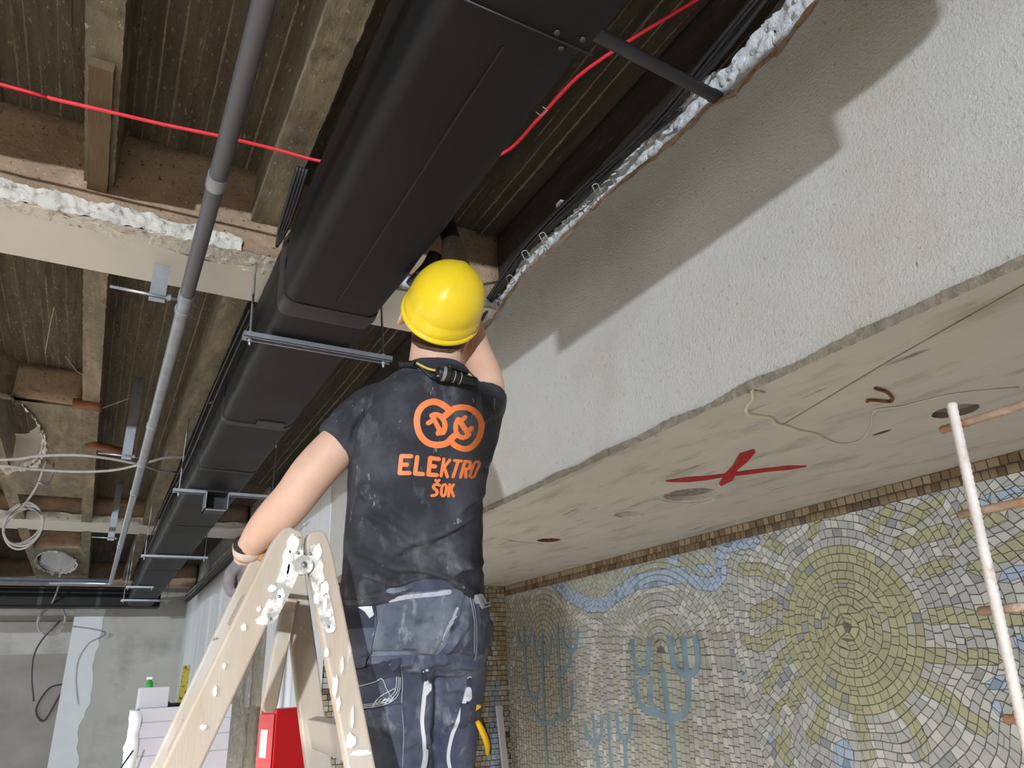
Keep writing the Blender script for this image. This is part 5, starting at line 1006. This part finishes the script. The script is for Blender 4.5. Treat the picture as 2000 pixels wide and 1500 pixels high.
# ---- torch hung at the collar
def onshirt(px, py, off):
    h = cast(bsh, px, py); return np.array(h[0]+h[1]*off) if h else att(px, py, 1.84)
a, b_ = onshirt(848, 734, .030), onshirt(918, 756, .030)
hl2 = thing('head_torch', tuple(a), 'black torch with coiled cord hanging on the back of the collar', 'torch')
d = b_-a
mb = MB(); mb.tube([a+d*s for s in (-.03, 0, .03, .30, .33)], [.012, .0165, .018, .018, .015], 20); obj('torch_head', mb, M['lampblk'], hl2, 40)
mb = MB(); mb.tube([a+d*s for s in (.33, .55, .60, 1.0, 1.02)], [.0150, .0150, .0135, .0132, .010], 20); obj('torch_barrel', mb, M['lampblk'], hl2, 40)
mb = MB(); mb.tube([a+d*.11, a+d*.19], .0188, 20); obj('grey_ring', mb, M['lampgry'], hl2, 40)
for s in (.42, .58): mb = MB(); mb.tube([a+d*(s-.008), a+d*(s+.008)], .0158, 20); obj('clamp_ring', mb, M['tie'], hl2, 40)
u = np.array((0, 0, 1.)); nb = -CF
mb = MB(); mb.bar(a+d*.28+u*.026, a+d*.80+u*.022, .010, .014, u); obj('clip', mb, M['lampblk'], hl2, bevel=.003)
mb = MB(); mb.bar(a+d*.30+u*.018, a+d*.33+u*.030, .012, .012); obj('clip_arm', mb, M['lampblk'], hl2)
mb = MB(); n = 90; ca, cb_ = onshirt(786, 719, .010), onshirt(814, 716, .012); dd = cb_-ca; e1 = np.cross(dd, u); e1 /= np.linalg.norm(e1); e2 = np.cross(e1, dd); e2 /= np.linalg.norm(e2)
mb.tube([ca+dd*i/n+.0085*(e1*math.cos(i*.75)+e2*math.sin(i*.75)) for i in range(n+1)], .0022, 6); obj('coiled_cord', mb, M['lampblk'], hl2, True)
mb = MB(); mb.tube(smooth_path([cb_, onshirt(822, 720, .008), onshirt(832, 730, .008), onshirt(844, 742, .012), a], 4), .0028, 6); obj('lead', mb, M['lampblk'], hl2, True)
mb = MB(); mb.tube(smooth_path([cb_+u*.004, onshirt(835, 722, .008), onshirt(852, 726, .016), a+d*.25+u*.02], 4), .0034, 6); obj('yellow_loop', mb, M['yellow_cord'], hl2, True)
mb = MB(); mb.tube([a+d*.80+u*.018, a+d*.90+u*.010], .005, 6); obj('yellow_end', mb, M['yellow_cord'], hl2, True)
mk = a-d*.02+nb*.0175
mb = MB(); w1 = np.cross(u, nb); w1 /= np.linalg.norm(w1)
P = [(.004, -.009), (.0005, -.008), (-.004, -.009), (.0005, -.008), (.002, .001), (-.006, .001), (-.005, .009), (-.006, .001), (.002, .001), (.004, .009)]; mb.tube([a+d*.05+nb*.0180-w1*x+u*y for x, y in P], .0008, 5)
obj('painted_mark', mb, M['foam'], hl2, True)
# ---- pliers in the right leg pocket
pl = thing('pliers', tuple(att(935, 1390, 1.86)), 'yellow-handled pliers hanging at the right thigh of the worker', 'pliers')
tp = 1.83
c, r = limb([(931, 1408, tp, 4.5), (938, 1420, tp, 6), (947, 1440, tp, 6.2), (952, 1458, tp, 5.5), (952, 1474, tp, 3.5)]); mb = MB(); mb.tube(c, r, 12); obj('handle', mb, M['pl_yel'], pl, True)
c, r = limb([(933, 1378, tp, 2), (932, 1383, tp, 5), (931, 1389, tp, 3)]); mb = MB(); q = [att(929, 1375, tp), att(941, 1381, tp), (att(928, 1391, tp))]; mb.prism(q, CF*.012); obj('handle_tip', mb, M['pl_yel'], pl, bevel=.002)
mb = MB(); q = [att(*p, tp+.004) for p in ((938, 1384), (930, 1391), (922, 1392), (916, 1388), (918, 1396), (926, 1408), (944, 1411), (937, 1398))]; mb.prism(q, CF*.010); obj('jaw', mb, M['steel_dk'], pl, bevel=.0015)
c, r = limb([(941, 1402, tp+.01, 2.5), (950, 1430, tp+.012, 3), (957, 1455, tp+.012, 3), (958, 1472, tp+.012, 2)]); mb = MB(); mb.tube(c, r, 10); obj('second_handle', mb, M['lampblk'], pl, True)
